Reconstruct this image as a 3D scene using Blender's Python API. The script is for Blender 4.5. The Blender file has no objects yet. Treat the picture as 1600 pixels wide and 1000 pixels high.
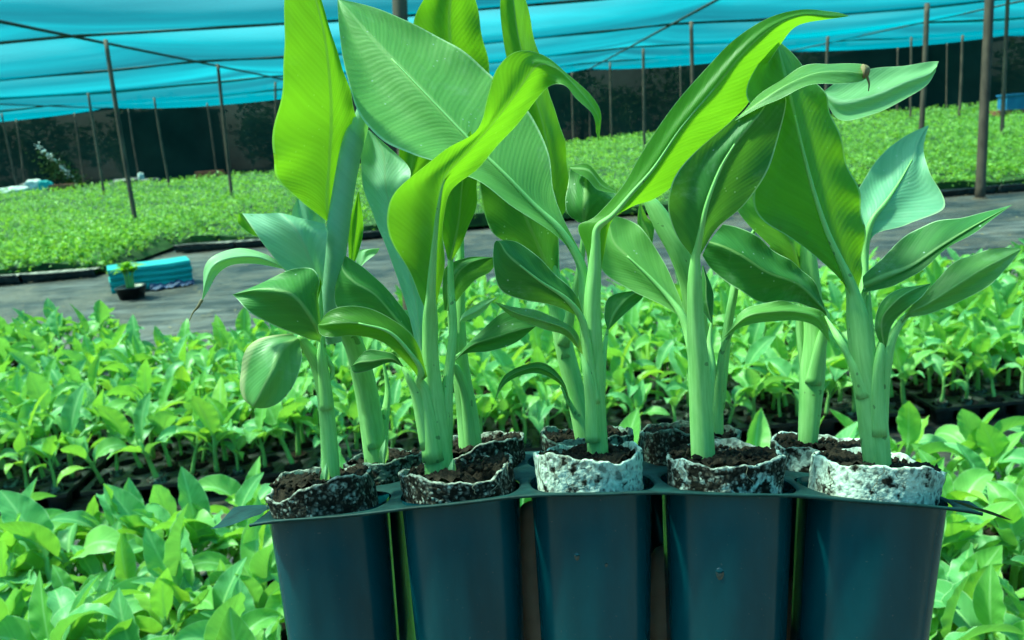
import bpy, math, random
import numpy as np
from mathutils import Vector, Matrix
random.seed(11); rng = np.random.default_rng(11)
R_ = math.radians
scn = bpy.context.scene
COL = scn.collection

# ------------------------------------------------------------------ camera
F = 1300.0                                    # focal length in photo pixels (1600 wide)
CAMZ, PITCH, ROLL = 1.10, 13.1, 4.3
CM = Matrix.Translation((0, 0, CAMZ)) @ Matrix.Rotation(R_(90 - PITCH), 4, 'X') @ Matrix.Rotation(R_(-ROLL), 4, 'Z')
cam_d = bpy.data.cameras.new('camera'); cam = bpy.data.objects.new('camera', cam_d); COL.objects.link(cam)
cam.matrix_world = CM
cam_d.sensor_width = 36; cam_d.lens = 36 * F / 1600
cam_d.clip_start = 0.02; cam_d.clip_end = 3000
cam_d.dof.use_dof = True; cam_d.dof.focus_distance = 0.43
cam_d.dof.aperture_fstop = cam_d.lens / 1000 / 0.0010 if False else 21.0
scn.camera = cam
CMn = np.array(CM)
CI = np.array(CM.inverted())
def pix(px, py, d):
    """a point d metres in front of the lens on the ray of a photo pixel, in world space"""
    p = np.array([(px - 800) / F * d, -(py - 500) / F * d, -d, 1.0])
    return (CMn @ p)[:3]
def ground(px, py, z=0.0):
    o = CMn[:3, 3]; v = pix(px, py, 1.0) - o
    return o + v * ((z - o[2]) / v[2])
def proj(p):
    q = CI @ np.array([p[0], p[1], p[2], 1.0])
    if q[2] > -0.05: return (-9999, -9999, 0)
    return (800 + F * q[0] / -q[2], 500 - F * q[1] / -q[2], -q[2])

# ------------------------------------------------------------------ materials
def new_mat(name):
    m = bpy.data.materials.new(name); m.use_nodes = True
    nt = m.node_tree; nt.nodes.clear()
    out = nt.nodes.new('ShaderNodeOutputMaterial')
    return m, nt, out
class G:
    def __init__(s, nt): s.nt = nt
    def n(s, t, **k):
        nd = s.nt.nodes.new('ShaderNode' + t)
        ins = k.pop('ins', {})
        for a, b in k.items(): setattr(nd, a, b)
        for a, b in ins.items():
            if hasattr(b, 'is_output'): s.nt.links.new(b, nd.inputs[a])
            else: nd.inputs[a].default_value = b
        return nd
    def math(s, op, a, b=0.0, c=None):
        nd = s.n('Math', operation=op); 
        for i, v in enumerate((a, b, c)):
            if v is None: continue
            if hasattr(v, 'is_output'): s.nt.links.new(v, nd.inputs[i])
            else: nd.inputs[i].default_value = v
        return nd.outputs[0]
    def mix(s, f, a, b):
        nd = s.n('Mix', data_type='RGBA')
        for i, v in ((0, f), (6, a), (7, b)):
            if hasattr(v, 'is_output'): s.nt.links.new(v, nd.inputs[i])
            else: nd.inputs[i].default_value = v if i == 0 else (*v, 1) if len(v) == 3 else v
        return nd.outputs[2]
    def ramp(s, f, stops):
        nd = s.n('ValToRGB'); cr = nd.color_ramp
        while len(cr.elements) > 1: cr.elements.remove(cr.elements[0])
        for i, (p, c) in enumerate(stops):
            e = cr.elements[0] if i == 0 else cr.elements.new(p)
            e.position = p; e.color = (*c, 1)
        s.nt.links.new(f, nd.inputs[0]); return nd.outputs[0]
    def noise(s, scale, detail=3, vec=None, rough=0.5, dist=0.0):
        nd = s.n('TexNoise', ins={'Scale': scale, 'Detail': detail, 'Roughness': rough, 'Distortion': dist})
        if vec is not None: s.nt.links.new(vec, nd.inputs['Vector'])
        return nd.outputs[0]

def leaf_mat(name, c1, c2, trans, under=None, rough=0.42, tr=0.45, rib=(0.30, 0.48, 0.16), veins=1.0, brown=False, island=False, spec=0.35, pale_edge=True, ymargin=False, dust=0.0, ribw=1.0):
    m, nt, out = new_mat(name); g = G(nt)
    tc = g.n('TexCoord'); uv = g.n('SeparateXYZ', ins={0: tc.outputs['UV']})
    u, v = uv.outputs[0], uv.outputs[1]
    a = g.math('ABSOLUTE', g.math('SUBTRACT', u, 0.5))          # 0 at the midrib, 0.5 at the margin
    nz = g.noise(22, 3, tc.outputs['Object'])
    fine = g.noise(160, 2, tc.outputs['Object'])
    # side veins sweep from the midrib towards the tip
    ph = g.math('SUBTRACT', v, g.math('MULTIPLY', g.math('POWER', a, 0.8), 0.55))
    ph = g.math('ADD', ph, g.math('MULTIPLY', nz, 0.05))
    w1 = g.math('SINE', g.math('MULTIPLY', ph, 190.0))
    w2 = g.math('SINE', g.math('MULTIPLY', ph, 71.0))
    band = g.n('TexNoise', noise_dimensions='1D', ins={'W': g.math('MULTIPLY', ph, 9.0), 'Scale': 1.6, 'Detail': 4.0}).outputs[0]
    ws = g.math('ADD', g.math('MULTIPLY', w1, 0.5), g.math('MULTIPLY', w2, 0.6))
    colf = g.math('ADD', g.math('MULTIPLY', nz, 0.55), g.math('MULTIPLY', band, 0.45))
    colf = g.math('ADD', colf, g.math('MULTIPLY', ws, 0.026 * veins))
    if island:
        geo = g.n('NewGeometry')
        colf = g.math('ADD', g.math('MULTIPLY', colf, 0.45), g.math('MULTIPLY', geo.outputs['Random Per Island'], 0.6))
    else:
        oi = g.n('ObjectInfo')
        colf = g.math('ADD', colf, g.math('MULTIPLY', g.math('SUBTRACT', oi.outputs['Random'], 0.5), 0.35))
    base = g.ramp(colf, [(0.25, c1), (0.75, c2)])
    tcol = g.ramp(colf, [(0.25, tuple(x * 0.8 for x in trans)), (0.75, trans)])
    a_r = g.math('DIVIDE', a, g.math('ADD', 1.0, g.math('MULTIPLY', 5.0, g.math('POWER', g.math('MAXIMUM', 0.0, g.math('SUBTRACT', 1.0, g.math('MULTIPLY', v, 3.0))), 2.0))))
    ribf = g.n('MapRange', interpolation_type='SMOOTHSTEP', ins={0: a_r, 1: 0.010 * ribw, 2: 0.034 * ribw, 3: 0.75, 4: 0.0}).outputs[0]
    base = g.mix(ribf, base, rib)
    if pale_edge:
        ef = g.n('MapRange', ins={0: a, 1: 0.479, 2: 0.490, 3: 0.0, 4: 0.9}).outputs[0]
        base = g.mix(ef, base, (0.55, 0.74, 0.42))
    if ymargin:
        yf = g.n('MapRange', interpolation_type='SMOOTHSTEP', ins={0: g.math('ADD', u, g.math('MULTIPLY', g.math('SUBTRACT', nz, 0.5), 0.16)), 1: 0.84, 2: 0.96, 3: 0.0, 4: 1.0}).outputs[0]
        base = g.mix(yf, base, (0.72, 0.70, 0.36))
    if dust:
        dn = g.n('MapRange', interpolation_type='SMOOTHSTEP', ins={0: g.noise(34, 6, tc.outputs['Object'], 0.72, 0.5), 1: 0.52, 2: 0.74, 3: 0.0, 4: dust}).outputs[0]
        base = g.mix(dn, base, (0.50, 0.62, 0.48))
        ws_ = g.n('TexVoronoi', ins={'Vector': tc.outputs['Object'], 'Scale': 240.0}).outputs['Distance']
        wsf = g.math('MULTIPLY', g.math('LESS_THAN', ws_, 0.13), g.math('GREATER_THAN', g.noise(40, 2, tc.outputs['Object']), 0.60))
        base = g.mix(g.math('MULTIPLY', wsf, dust * 2.0), base, (0.6, 0.7, 0.6))
        eb = g.math('MULTIPLY', g.math('GREATER_THAN', a, 0.470), g.math('GREATER_THAN', g.noise(48, 3, tc.outputs['Object'], 0.6), 0.66))
        base = g.mix(g.math('MULTIPLY', eb, 0.8), base, (0.16, 0.11, 0.04))
    # small blemishes
    sp = g.n('TexVoronoi', ins={'Vector': tc.outputs['Object'], 'Scale': 85.0}).outputs['Distance']
    spf = g.math('MULTIPLY', g.math('LESS_THAN', sp, 0.10), g.math('GREATER_THAN', g.noise(13, 2, tc.outputs['Object']), 0.63))
    base = g.mix(g.math('MULTIPLY', spf, 0.7), base, (0.12, 0.14, 0.04))
    if under is not None:
        geo2 = g.n('NewGeometry'); base = g.mix(geo2.outputs['Backfacing'], base, under)
    if brown:
        bf = g.n('MapRange', ins={0: g.math('ADD', uv.outputs[2], g.math('MULTIPLY', fine, 0.03)), 1: 0.965, 2: 0.985, 3: 0.0, 4: 1.0}).outputs[0]
    bh = g.math('ADD', g.math('MULTIPLY', ws, 0.5), g.math('MULTIPLY', fine, 0.8))
    bmp = g.n('Bump', ins={'Strength': 0.16 * veins, 'Distance': 0.0006, 'Height': bh})
    p = g.n('BsdfPrincipled', ins={'Base Color': base, 'Roughness': rough, 'Specular IOR Level': spec, 'Normal': bmp.outputs[0]})
    t = g.n('BsdfTranslucent', ins={'Color': tcol, 'Normal': bmp.outputs[0]})
    mx = g.n('MixShader', ins={0: g.math('SUBTRACT', tr, g.math('MULTIPLY', ribf, tr * 0.45)), 1: p.outputs[0], 2: t.outputs[0]})
    nt.links.new(mx.outputs[0], out.inputs[0]); return m

def stem_mat(name, c1, c2, dark=(0.05, 0.12, 0.03)):
    m, nt, out = new_mat(name); g = G(nt)
    tc = g.n('TexCoord'); uv = g.n('SeparateXYZ', ins={0: tc.outputs['UV']})
    vec = g.n('CombineXYZ', ins={0: g.math('MULTIPLY', uv.outputs[0], 9.0), 1: g.math('MULTIPLY', uv.outputs[1], 2.2), 2: 0.0}).outputs[0]
    st = g.noise(2.5, 4, vec, 0.6)
    nz = g.noise(30, 3, tc.outputs['Object'])
    f = g.math('ADD', g.math('MULTIPLY', st, 0.7), g.math('MULTIPLY', nz, 0.3))
    base = g.ramp(f, [(0.32, c1), (0.62, c2)])
    spk = g.math('MULTIPLY', g.math('GREATER_THAN', g.noise(140, 2, tc.outputs['Object']), 0.69), 0.6)
    base = g.mix(spk, base, dark)
    bmp = g.n('Bump', ins={'Strength': 0.2, 'Distance': 0.0008, 'Height': st})
    p = g.n('BsdfPrincipled', ins={'Base Color': base, 'Roughness': 0.45, 'Specular IOR Level': 0.35, 'Normal': bmp.outputs[0]})
    t = g.n('BsdfTranslucent', ins={'Color': (0.30, 0.55, 0.08, 1)})
    mx = g.n('MixShader', ins={0: 0.18, 1: p.outputs[0], 2: t.outputs[0]})
    nt.links.new(mx.outputs[0], out.inputs[0]); return m

def plain(name, c1, c2, scale=8, rough=0.6, bump=0.2, bdist=0.002, spec=0.4, detail=4, stretch=None, lo=0.35, hi=0.65):
    m, nt, out = new_mat(name); g = G(nt)
    tc = g.n('TexCoord'); vec = tc.outputs['Object']
    if stretch: vec = g.n('Mapping', ins={'Vector': vec, 'Scale': stretch}).outputs[0]
    nz = g.noise(scale, detail, vec, 0.6)
    base = g.ramp(nz, [(lo, c1), (hi, c2)])
    bmp = g.n('Bump', ins={'Strength': bump, 'Distance': bdist, 'Height': nz})
    p = g.n('BsdfPrincipled', ins={'Base Color': base, 'Roughness': rough, 'Specular IOR Level': spec, 'Normal': bmp.outputs[0]})
    nt.links.new(p.outputs[0], out.inputs[0]); return m

def net_mat():
    """woven shade cloth: part holes, part threads that let light through"""
    m, nt, out = new_mat('shade_cloth'); g = G(nt)
    tc = g.n('TexCoord')
    v2 = g.n('Mapping', ins={'Vector': tc.outputs['Object'], 'Scale': (0.12, 0.45, 1)}).outputs[0]
    nz = g.noise(1.2, 5, v2, 0.6, 0.6)
    sep = g.n('SeparateXYZ', ins={0: tc.outputs['Object']})
    strip = g.n('TexNoise', noise_dimensions='1D', ins={'W': g.math('MULTIPLY', sep.outputs[1], 0.38), 'Scale': 1.0, 'Detail': 1.5}).outputs[0]
    f = g.math('ADD', g.math('MULTIPLY', nz, 0.35), g.math('MULTIPLY', strip, 0.65))
    thr = g.ramp(f, [(0.36, (0.0, 0.022, 0.030)), (0.50, (0.0, 0.037, 0.047)), (0.64, (0.0, 0.066, 0.078))])
    lw = g.n('LayerWeight', ins={'Blend': 0.5})
    cover = g.math('ADD', 0.74, g.math('MULTIPLY', g.math('POWER', lw.outputs['Facing'], 0.8), 0.29))
    cover = g.math('ADD', cover, g.math('MULTIPLY', g.math('SUBTRACT', f, 0.5), -0.06))
    cover = g.math('MINIMUM', cover, 0.995)
    tr = g.n('BsdfTransparent', ins={'Color': (0.66, 1.0, 0.84, 1)})
    tl = g.n('BsdfTranslucent', ins={'Color': thr})
    df = g.n('BsdfDiffuse', ins={'Color': thr})
    a = g.n('MixShader', ins={0: 0.25, 1: tl.outputs[0], 2: df.outputs[0]})
    mx = g.n('MixShader', ins={0: cover, 1: tr.outputs[0], 2: a.outputs[0]})
    nt.links.new(mx.outputs[0], out.inputs[0]); return m

def darknet_mat():
    m, nt, out = new_mat('dark_side_netting'); g = G(nt)
    tc = g.n('TexCoord')
    nz = g.noise(0.5, 4, tc.outputs['Object'], 0.6)
    tr = g.n('BsdfTransparent', ins={'Color': (0.75, 1, 0.95, 1)})
    df = g.n('BsdfDiffuse', ins={'Color': g.ramp(nz, [(0.3, (0.006, 0.022, 0.022)), (0.7, (0.018, 0.050, 0.045))])})
    mx = g.n('MixShader', ins={0: g.math('SUBTRACT', 0.9985, g.math('MULTIPLY', nz, 0.011)), 1: tr.outputs[0], 2: df.outputs[0]})
    nt.links.new(mx.outputs[0], out.inputs[0]); return m

def plug_mat(name, bias, tone):
    """paper sleeve over peat: bias says how much paper is left clean"""
    m, nt, out = new_mat(name); g = G(nt)
    tc = g.n('TexCoord'); o = tc.outputs['Object']
    oi = g.n('ObjectInfo')
    ov = g.n('VectorMath', operation='ADD', ins={0: o, 1: g.n('CombineXYZ', ins={0: g.math('MULTIPLY', oi.outputs['Random'], 3.0)}).outputs[0]}).outputs[0]
    wob = g.n('VectorMath', operation='ADD', ins={0: ov, 1: g.n('VectorMath', operation='SCALE', ins={0: g.n('TexNoise', ins={'Vector': ov, 'Scale': 300.0}).outputs['Color'], 'Scale': 0.0022}).outputs[0]}).outputs[0]
    v1 = g.n('TexVoronoi', ins={'Vector': wob, 'Scale': 560.0})
    idv = g.n('SeparateColor', ins={0: v1.outputs['Color']}).outputs[0]
    big = g.noise(48, 4, ov, 0.65); mid_ = g.noise(170, 3, ov, 0.6)
    pk = g.math('ADD', g.math('MULTIPLY', idv, 0.55), g.math('MULTIPLY', mid_, 0.6))
    grit = g.ramp(pk, [(0.46, (0.012, 0.009, 0.006)), (0.58, (0.055, 0.040, 0.028)), (0.68, (0.14, 0.12, 0.10)), (0.78, (0.28, 0.28, 0.25)), (0.90, tone)])
    edge = g.n('MapRange', ins={0: v1.outputs['Distance'], 1: 0.25, 2: 0.6, 3: 1.0, 4: 0.25}).outputs[0]
    grit = g.mix(g.math('SUBTRACT', 1.0, edge), grit, (0.006, 0.005, 0.004))
    mesh = g.n('TexVoronoi', feature='DISTANCE_TO_EDGE', ins={'Vector': g.n('Mapping', ins={'Vector': wob, 'Scale': (1.0, 1.0, 0.7)}).outputs[0], 'Scale': 260.0}).outputs[0]
    fib = g.noise(420, 4, ov, 0.7, 1.5)
    hole = g.math('ADD', g.math('MULTIPLY', mesh, 1.1), g.math('MULTIPLY', g.math('SUBTRACT', mid_, 0.5), 1.3))
    paper = g.ramp(g.math('ADD', hole, g.math('MULTIPLY', g.math('SUBTRACT', fib, 0.5), 0.4)), [(0.06, tuple(min(1, x * 1.15) for x in tone)), (0.26, tuple(x * 0.85 for x in tone)), (0.42, tuple(x * 0.36 for x in tone))])
    f = g.n('MapRange', interpolation_type='SMOOTHSTEP', ins={0: g.math('ADD', big, g.math('MULTIPLY', g.math('SUBTRACT', mid_, 0.5), 0.5)), 1: bias, 2: bias + 0.10, 3: 0.0, 4: 1.0}).outputs[0]
    uvz = g.n('SeparateXYZ', ins={0: tc.outputs['UV']}).outputs[1]
    rimf = g.n('MapRange', ins={0: g.math('ADD', uvz, g.math('MULTIPLY', g.math('SUBTRACT', mid_, 0.5), 0.25)), 1: 0.955, 2: 1.0, 3: 0.0, 4: 0.55}).outputs[0]
    f = g.math('MAXIMUM', f, rimf)
    base = g.mix(f, grit, paper)
    h = g.math('ADD', g.math('MULTIPLY', v1.outputs['Distance'], -0.5), g.math('ADD', mid_, g.math('MULTIPLY', fib, 0.3)))
    bmp = g.n('Bump', ins={'Strength': 0.55, 'Distance': 0.0014, 'Height': h})
    p = g.n('BsdfPrincipled', ins={'Base Color': base, 'Roughness': 0.85, 'Specular IOR Level': 0.2, 'Normal': bmp.outputs[0]})
    nt.links.new(p.outputs[0], out.inputs[0]); return m

def pot_mat():
    m, nt, out = new_mat('black_tray_plastic'); g = G(nt)
    tc = g.n('TexCoord'); o = tc.outputs['Object']
    smear = g.noise(14, 5, g.n('Mapping', ins={'Vector': o, 'Scale': (2.2, 2.2, 0.45)}).outputs[0], 0.6)
    dust = g.noise(600, 2, o)
    dn = g.math('MULTIPLY', g.math('GREATER_THAN', dust, 0.735), 0.5)
    base = g.ramp(smear, [(0.3, (0.0004, 0.040, 0.058)), (0.7, (0.0015, 0.076, 0.106))])
    base = g.mix(dn, base, (0.10, 0.12, 0.12))
    rg = g.math('ADD', 0.13, g.math('MULTIPLY', smear, 0.20))
    bmp = g.n('Bump', ins={'Strength': 0.12, 'Distance': 0.002, 'Height': smear})
    p = g.n('BsdfPrincipled', ins={'Base Color': base, 'Roughness': rg, 'Specular IOR Level': 0.36, 'Normal': bmp.outputs[0]})
    nt.links.new(p.outputs[0], out.inputs[0]); return m

def skin_mat():
    m, nt, out = new_mat('skin'); g = G(nt)
    tc = g.n('TexCoord'); nz = g.noise(60, 4, tc.outputs['Object'])
    cr = g.n('TexWave', wave_type='BANDS', bands_direction='Z', ins={'Vector': tc.outputs['Object'], 'Scale': 60.0, 'Distortion': 6.0, 'Detail': 3.0}).outputs[0]
    base = g.ramp(nz, [(0.3, (0.36, 0.18, 0.12)), (0.7, (0.52, 0.29, 0.20))])
    bmp = g.n('Bump', ins={'Strength': 0.25, 'Distance': 0.0008, 'Height': g.math('ADD', g.math('MULTIPLY', cr, 0.4), nz)})
    p = g.n('BsdfPrincipled', ins={'Base Color': base, 'Roughness': 0.55, 'Normal': bmp.outputs[0], 'Subsurface Weight': 0.12, 'Subsurface Scale': 0.004})
    nt.links.new(p.outputs[0], out.inputs[0]); return m

def water_mat():
    """a bead of water on dark plastic: dark body, mirror-smooth skin"""
    m, nt, out = new_mat('water_droplet'); g = G(nt)
    p = g.n('BsdfPrincipled', ins={'Base Color': (0.002, 0.030, 0.044, 1), 'Roughness': 0.03, 'IOR': 1.33, 'Specular IOR Level': 1.0, 'Coat Weight': 1.0, 'Coat Roughness': 0.02})
    nt.links.new(p.outputs[0], out.inputs[0]); return m

M = {}
YG = (0.25, 0.53, 0.012)
M['bright'] = leaf_mat('young_leaf', dust=0.10, c1=(0.07, 0.22, 0.030), c2=(0.12, 0.33, 0.045), trans=YG, tr=0.55)
M['mid'] = leaf_mat('waxy_leaf', dust=0.30, c1=(0.12, 0.34, 0.075), c2=(0.21, 0.47, 0.12), trans=(0.30, 0.62, 0.05), tr=0.36, rough=0.48)
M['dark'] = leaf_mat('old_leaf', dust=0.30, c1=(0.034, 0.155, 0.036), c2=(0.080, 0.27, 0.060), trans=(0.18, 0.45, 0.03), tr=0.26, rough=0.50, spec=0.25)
M['glauc'] = leaf_mat('bluish_waxy_leaf', dust=0.30, c1=(0.21, 0.50, 0.31), c2=(0.36, 0.66, 0.44), trans=(0.25, 0.55, 0.10), tr=0.30, rough=0.5, rib=(0.32, 0.52, 0.30))
M['pale'] = leaf_mat('pale_leaf', dust=0.30, c1=(0.26, 0.54, 0.24), c2=(0.40, 0.68, 0.36), trans=(0.45, 0.75, 0.15), tr=0.40, rough=0.45, rib=(0.4, 0.6, 0.35))
M['brown'] = leaf_mat('leaf_with_dry_tip', dust=0.30, c1=(0.10, 0.26, 0.07), c2=(0.17, 0.36, 0.11), trans=(0.38, 0.66, 0.05), tr=0.40, brown=True)
M['margin'] = leaf_mat('yellow_margined_leaf', dust=0.30, c1=(0.10, 0.30, 0.09), c2=(0.19, 0.44, 0.13), trans=(0.25, 0.52, 0.05), tr=0.34, rough=0.42, ymargin=True)
M['seed_a'] = leaf_mat('seedling_leaf', (0.15, 0.41, 0.085), (0.31, 0.62, 0.16), (0.34, 0.66, 0.06), tr=0.42, rough=0.40, veins=0.9, ribw=1.9, rib=(0.36, 0.62, 0.24))
M['seed_b'] = leaf_mat('blue_seedling_leaf', (0.10, 0.32, 0.11), (0.20, 0.50, 0.19), (0.28, 0.60, 0.08), tr=0.38, rough=0.42, veins=0.9, ribw=1.9, rib=(0.36, 0.62, 0.24))
M['seed_c'] = leaf_mat('yellowish_seedling_leaf', (0.22, 0.46, 0.06), (0.36, 0.62, 0.10), (0.45, 0.70, 0.05), tr=0.42, rough=0.4, veins=0.9, ribw=1.9, rib=(0.36, 0.62, 0.24))
M['mass'] = leaf_mat('seedling_mass', (0.06, 0.24, 0.025), (0.26, 0.56, 0.08), (0.45, 0.80, 0.06), tr=0.38, rough=0.5, veins=0.4, island=True, pale_edge=False)
M['treeleaf'] = leaf_mat('tree_leaf', (0.03, 0.07, 0.02), (0.07, 0.13, 0.03), (0.12, 0.25, 0.03), tr=0.3, rough=0.5, veins=0.3, island=True, pale_edge=False)
M['stem'] = stem_mat('fleshy_stem', (0.23, 0.58, 0.15), (0.42, 0.78, 0.28))
M['seedstem'] = stem_mat('seedling_stem', (0.18, 0.44, 0.11), (0.34, 0.62, 0.22))
M['dry'] = plain('dry_sheath', (0.16, 0.10, 0.05), (0.35, 0.27, 0.15), 60, 0.8)
M['net'] = net_mat(); M['wall'] = darknet_mat()
M['plug'] = plug_mat('clean_paper_plug', 0.36, (0.60, 0.65, 0.58)); M['plug_mix'] = plug_mat('soiled_paper_plug', 0.50, (0.60, 0.66, 0.61)); M['plug_grit'] = plug_mat('bare_peat_plug', 0.66, (0.52, 0.54, 0.48)); M['plug_old'] = plug_mat('algae_stained_plug', 0.50, (0.17, 0.24, 0.20)); M['pot'] = pot_mat(); M['deck'] = plain('dusty_tray_deck', (0.001, 0.018, 0.020), (0.006, 0.045, 0.046), 90, 0.6, 0.5, 0.002, 0.25); M['skin'] = skin_mat(); M['water'] = water_mat()
M['soil'] = plain('peat_soil', (0.005, 0.004, 0.003), (0.045, 0.030, 0.021), 260, 0.95, 1.0, 0.004, 0.2, 5)
M['traypl'] = plain('weathered_tray_plastic', (0.010, 0.012, 0.014), (0.030, 0.034, 0.036), 20, 0.42, 0.15, 0.002)
M['pole'] = plain('rusty_pole', (0.055, 0.035, 0.028), (0.13, 0.085, 0.065), 9, 0.75, 0.3, 0.004, stretch=(1, 1, 0.25))
M['wire'] = plain('wire_rope', (0.012, 0.02, 0.022), (0.03, 0.045, 0.05), 20, 0.7)
M['rootm'] = plain('pale_root', (0.14, 0.12, 0.08), (0.3, 0.26, 0.19), 60, 0.8)
def weedmat():
    m, nt, out = new_mat('weed_fabric'); g = G(nt)
    tc = g.n('TexCoord'); o = tc.outputs['Object']
    st = g.noise(3.4, 8, g.n('Mapping', ins={'Vector': o, 'Scale': (0.5, 2.4, 1), 'Rotation': (0, 0, 0.25)}).outputs[0], 0.65, 0.8)
    big = g.noise(0.7, 4, o, 0.6)
    mud = g.n('MapRange', interpolation_type='SMOOTHSTEP', ins={0: g.noise(1.6, 6, o, 0.7), 1: 0.44, 2: 0.60, 3: 0.0, 4: 0.85}).outputs[0]
    base = g.ramp(g.math('ADD', g.math('MULTIPLY', st, 0.6), g.math('MULTIPLY', big, 0.4)), [(0.42, (0.004, 0.004, 0.005)), (0.50, (0.028, 0.026, 0.028)), (0.58, (0.15, 0.135, 0.13))])
    base = g.mix(mud, base, g.ramp(g.noise(26, 5, o, 0.7), [(0.35, (0.05, 0.036, 0.026)), (0.65, (0.17, 0.13, 0.10))]))
    bmp = g.n('Bump', ins={'Strength': 1.0, 'Distance': 0.05, 'Height': st})
    p = g.n('BsdfPrincipled', ins={'Base Color': base, 'Roughness': g.math('ADD', 0.33, g.math('MULTIPLY', big, 0.35)), 'Specular IOR Level': 0.5, 'Normal': bmp.outputs[0]})
    nt.links.new(p.outputs[0], out.inputs[0]); return m
M['mat'] = weedmat()
M['earth'] = plain('bare_earth', (0.09, 0.07, 0.055), (0.22, 0.18, 0.14), 3, 0.9, 0.6, 0.03, 0.2, 6)
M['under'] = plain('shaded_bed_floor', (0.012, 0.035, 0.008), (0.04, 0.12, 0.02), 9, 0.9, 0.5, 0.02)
M['foam'] = plain('turquoise_foam', (0.0, 0.32, 0.34), (0.01, 0.46, 0.46), 9, 0.7, 0.1, 0.002, stretch=(0.6, 0.6, 6))
M['film'] = plain('blue_film', (0.01, 0.03, 0.10), (0.06, 0.10, 0.22), 26, 0.6, 0.6, 0.01)
M['sack'] = plain('white_sack', (0.45, 0.47, 0.46), (0.75, 0.76, 0.74), 7, 0.7, 0.4, 0.02)
M['bag'] = plain('dark_bag', (0.012, 0.014, 0.018), (0.05, 0.055, 0.06), 9, 0.5, 0.4, 0.02)
M['brick'] = plain('red_brick', (0.22, 0.07, 0.045), (0.36, 0.14, 0.09), 9, 0.9, 0.4, 0.01)
M['bark'] = plain('tree_bark', (0.06, 0.045, 0.035), (0.14, 0.11, 0.09), 8, 0.9, 0.6, 0.02)
M['plaster'] = plain('grey_plaster', (0.12, 0.11, 0.10), (0.20, 0.19, 0.17), 3, 0.9)
M['roofm'] = plain('tin_roof', (0.10, 0.11, 0.11), (0.18, 0.19, 0.19), 4, 0.6, stretch=(8, 0.3, 1))
M['black'] = plain('door_dark', (0.006, 0.007, 0.007), (0.012, 0.012, 0.012), 4, 0.8)
M['blue'] = plain('blue_plastic', (0.02, 0.16, 0.36), (0.03, 0.22, 0.45), 5, 0.45)
M['flower'] = plain('white_petals', (0.6, 0.65, 0.62), (0.8, 0.85, 0.82), 9, 0.7)

# ------------------------------------------------------------------ object helpers
def tag(o, label=None, cat=None, group=None, kind=None):
    if label: o['label'] = label
    if cat: o['category'] = cat
    if group: o['group'] = group
    if kind: o['kind'] = kind
    return o
def empty(name, loc, label=None, cat=None, group=None, rz=0.0):
    o = bpy.data.objects.new(name, None); COL.objects.link(o); o.location = loc; o.rotation_euler = (0, 0, rz)
    o.empty_display_size = 0.02
    return tag(o, label, cat, group)
def link(name, me, mat, parent=None, world=True):
    o = bpy.data.objects.new(name, me); COL.objects.link(o)
    if mat is not None and not me.materials: me.materials.append(mat)
    if parent is not None:
        o.parent = parent
        if world: o.matrix_parent_inverse = PINV.get(parent.name, Matrix())
    return o
PINV = {}
def root(name, loc, label, cat, group=None):
    """an Empty whose children are given in world coordinates"""
    o = empty(name, loc, label, cat, group)
    PINV[o.name] = Matrix.Translation(Vector(loc)).inverted(); return o
class MB:
    def __init__(s): s.v = []; s.f = []; s.uv = []
    def add(s, v, f, uv=None):
        k = len(s.v); s.v += [tuple(map(float, p)) for p in v]
        s.f += [tuple(i + k for i in q) for q in f]
        s.uv += list(uv) if uv is not None else [(0.3, 0.0)] * len(v)
    def mesh(s, name, smooth=True):
        me = bpy.data.meshes.new(name); me.from_pydata(s.v, [], s.f); me.update()
        ul = me.uv_layers.new(name='UVMap')
        li = np.empty(len(me.loops), dtype=np.int32); me.loops.foreach_get('vertex_index', li)
        ul.data.foreach_set('uv', np.array(s.uv, dtype=np.float32)[li].ravel())
        if smooth: me.polygons.foreach_set('use_smooth', [True] * len(me.polygons))
        return me
    def build(s, name, mat, parent=None, smooth=True, world=True):
        return link(name, s.mesh(name, smooth), mat, parent, world)
def cr(P, sub):
    """Catmull-Rom through the rows of P"""
    P = np.asarray(P, float); n = len(P)
    E = np.concatenate([2 * P[:1] - P[1:2], P, 2 * P[-1:] - P[-2:-1]])
    out = []
    for i in range(n - 1):
        p0, p1, p2, p3 = E[i], E[i + 1], E[i + 2], E[i + 3]
        for k in range(sub):
            t = k / sub
            out.append(0.5 * (2 * p1 + (p2 - p0) * t + (2 * p0 - 5 * p1 + 4 * p2 - p3) * t * t + (3 * p1 - p0 - 3 * p2 + p3) * t ** 3))
    out.append(P[-1]); return np.array(out)
def grid_faces(n, m, off=0):
    return [(off + i * m + j, off + i * m + j + 1, off + (i + 1) * m + j + 1, off + (i + 1) * m + j) for i in range(n - 1) for j in range(m - 1)]
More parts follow.
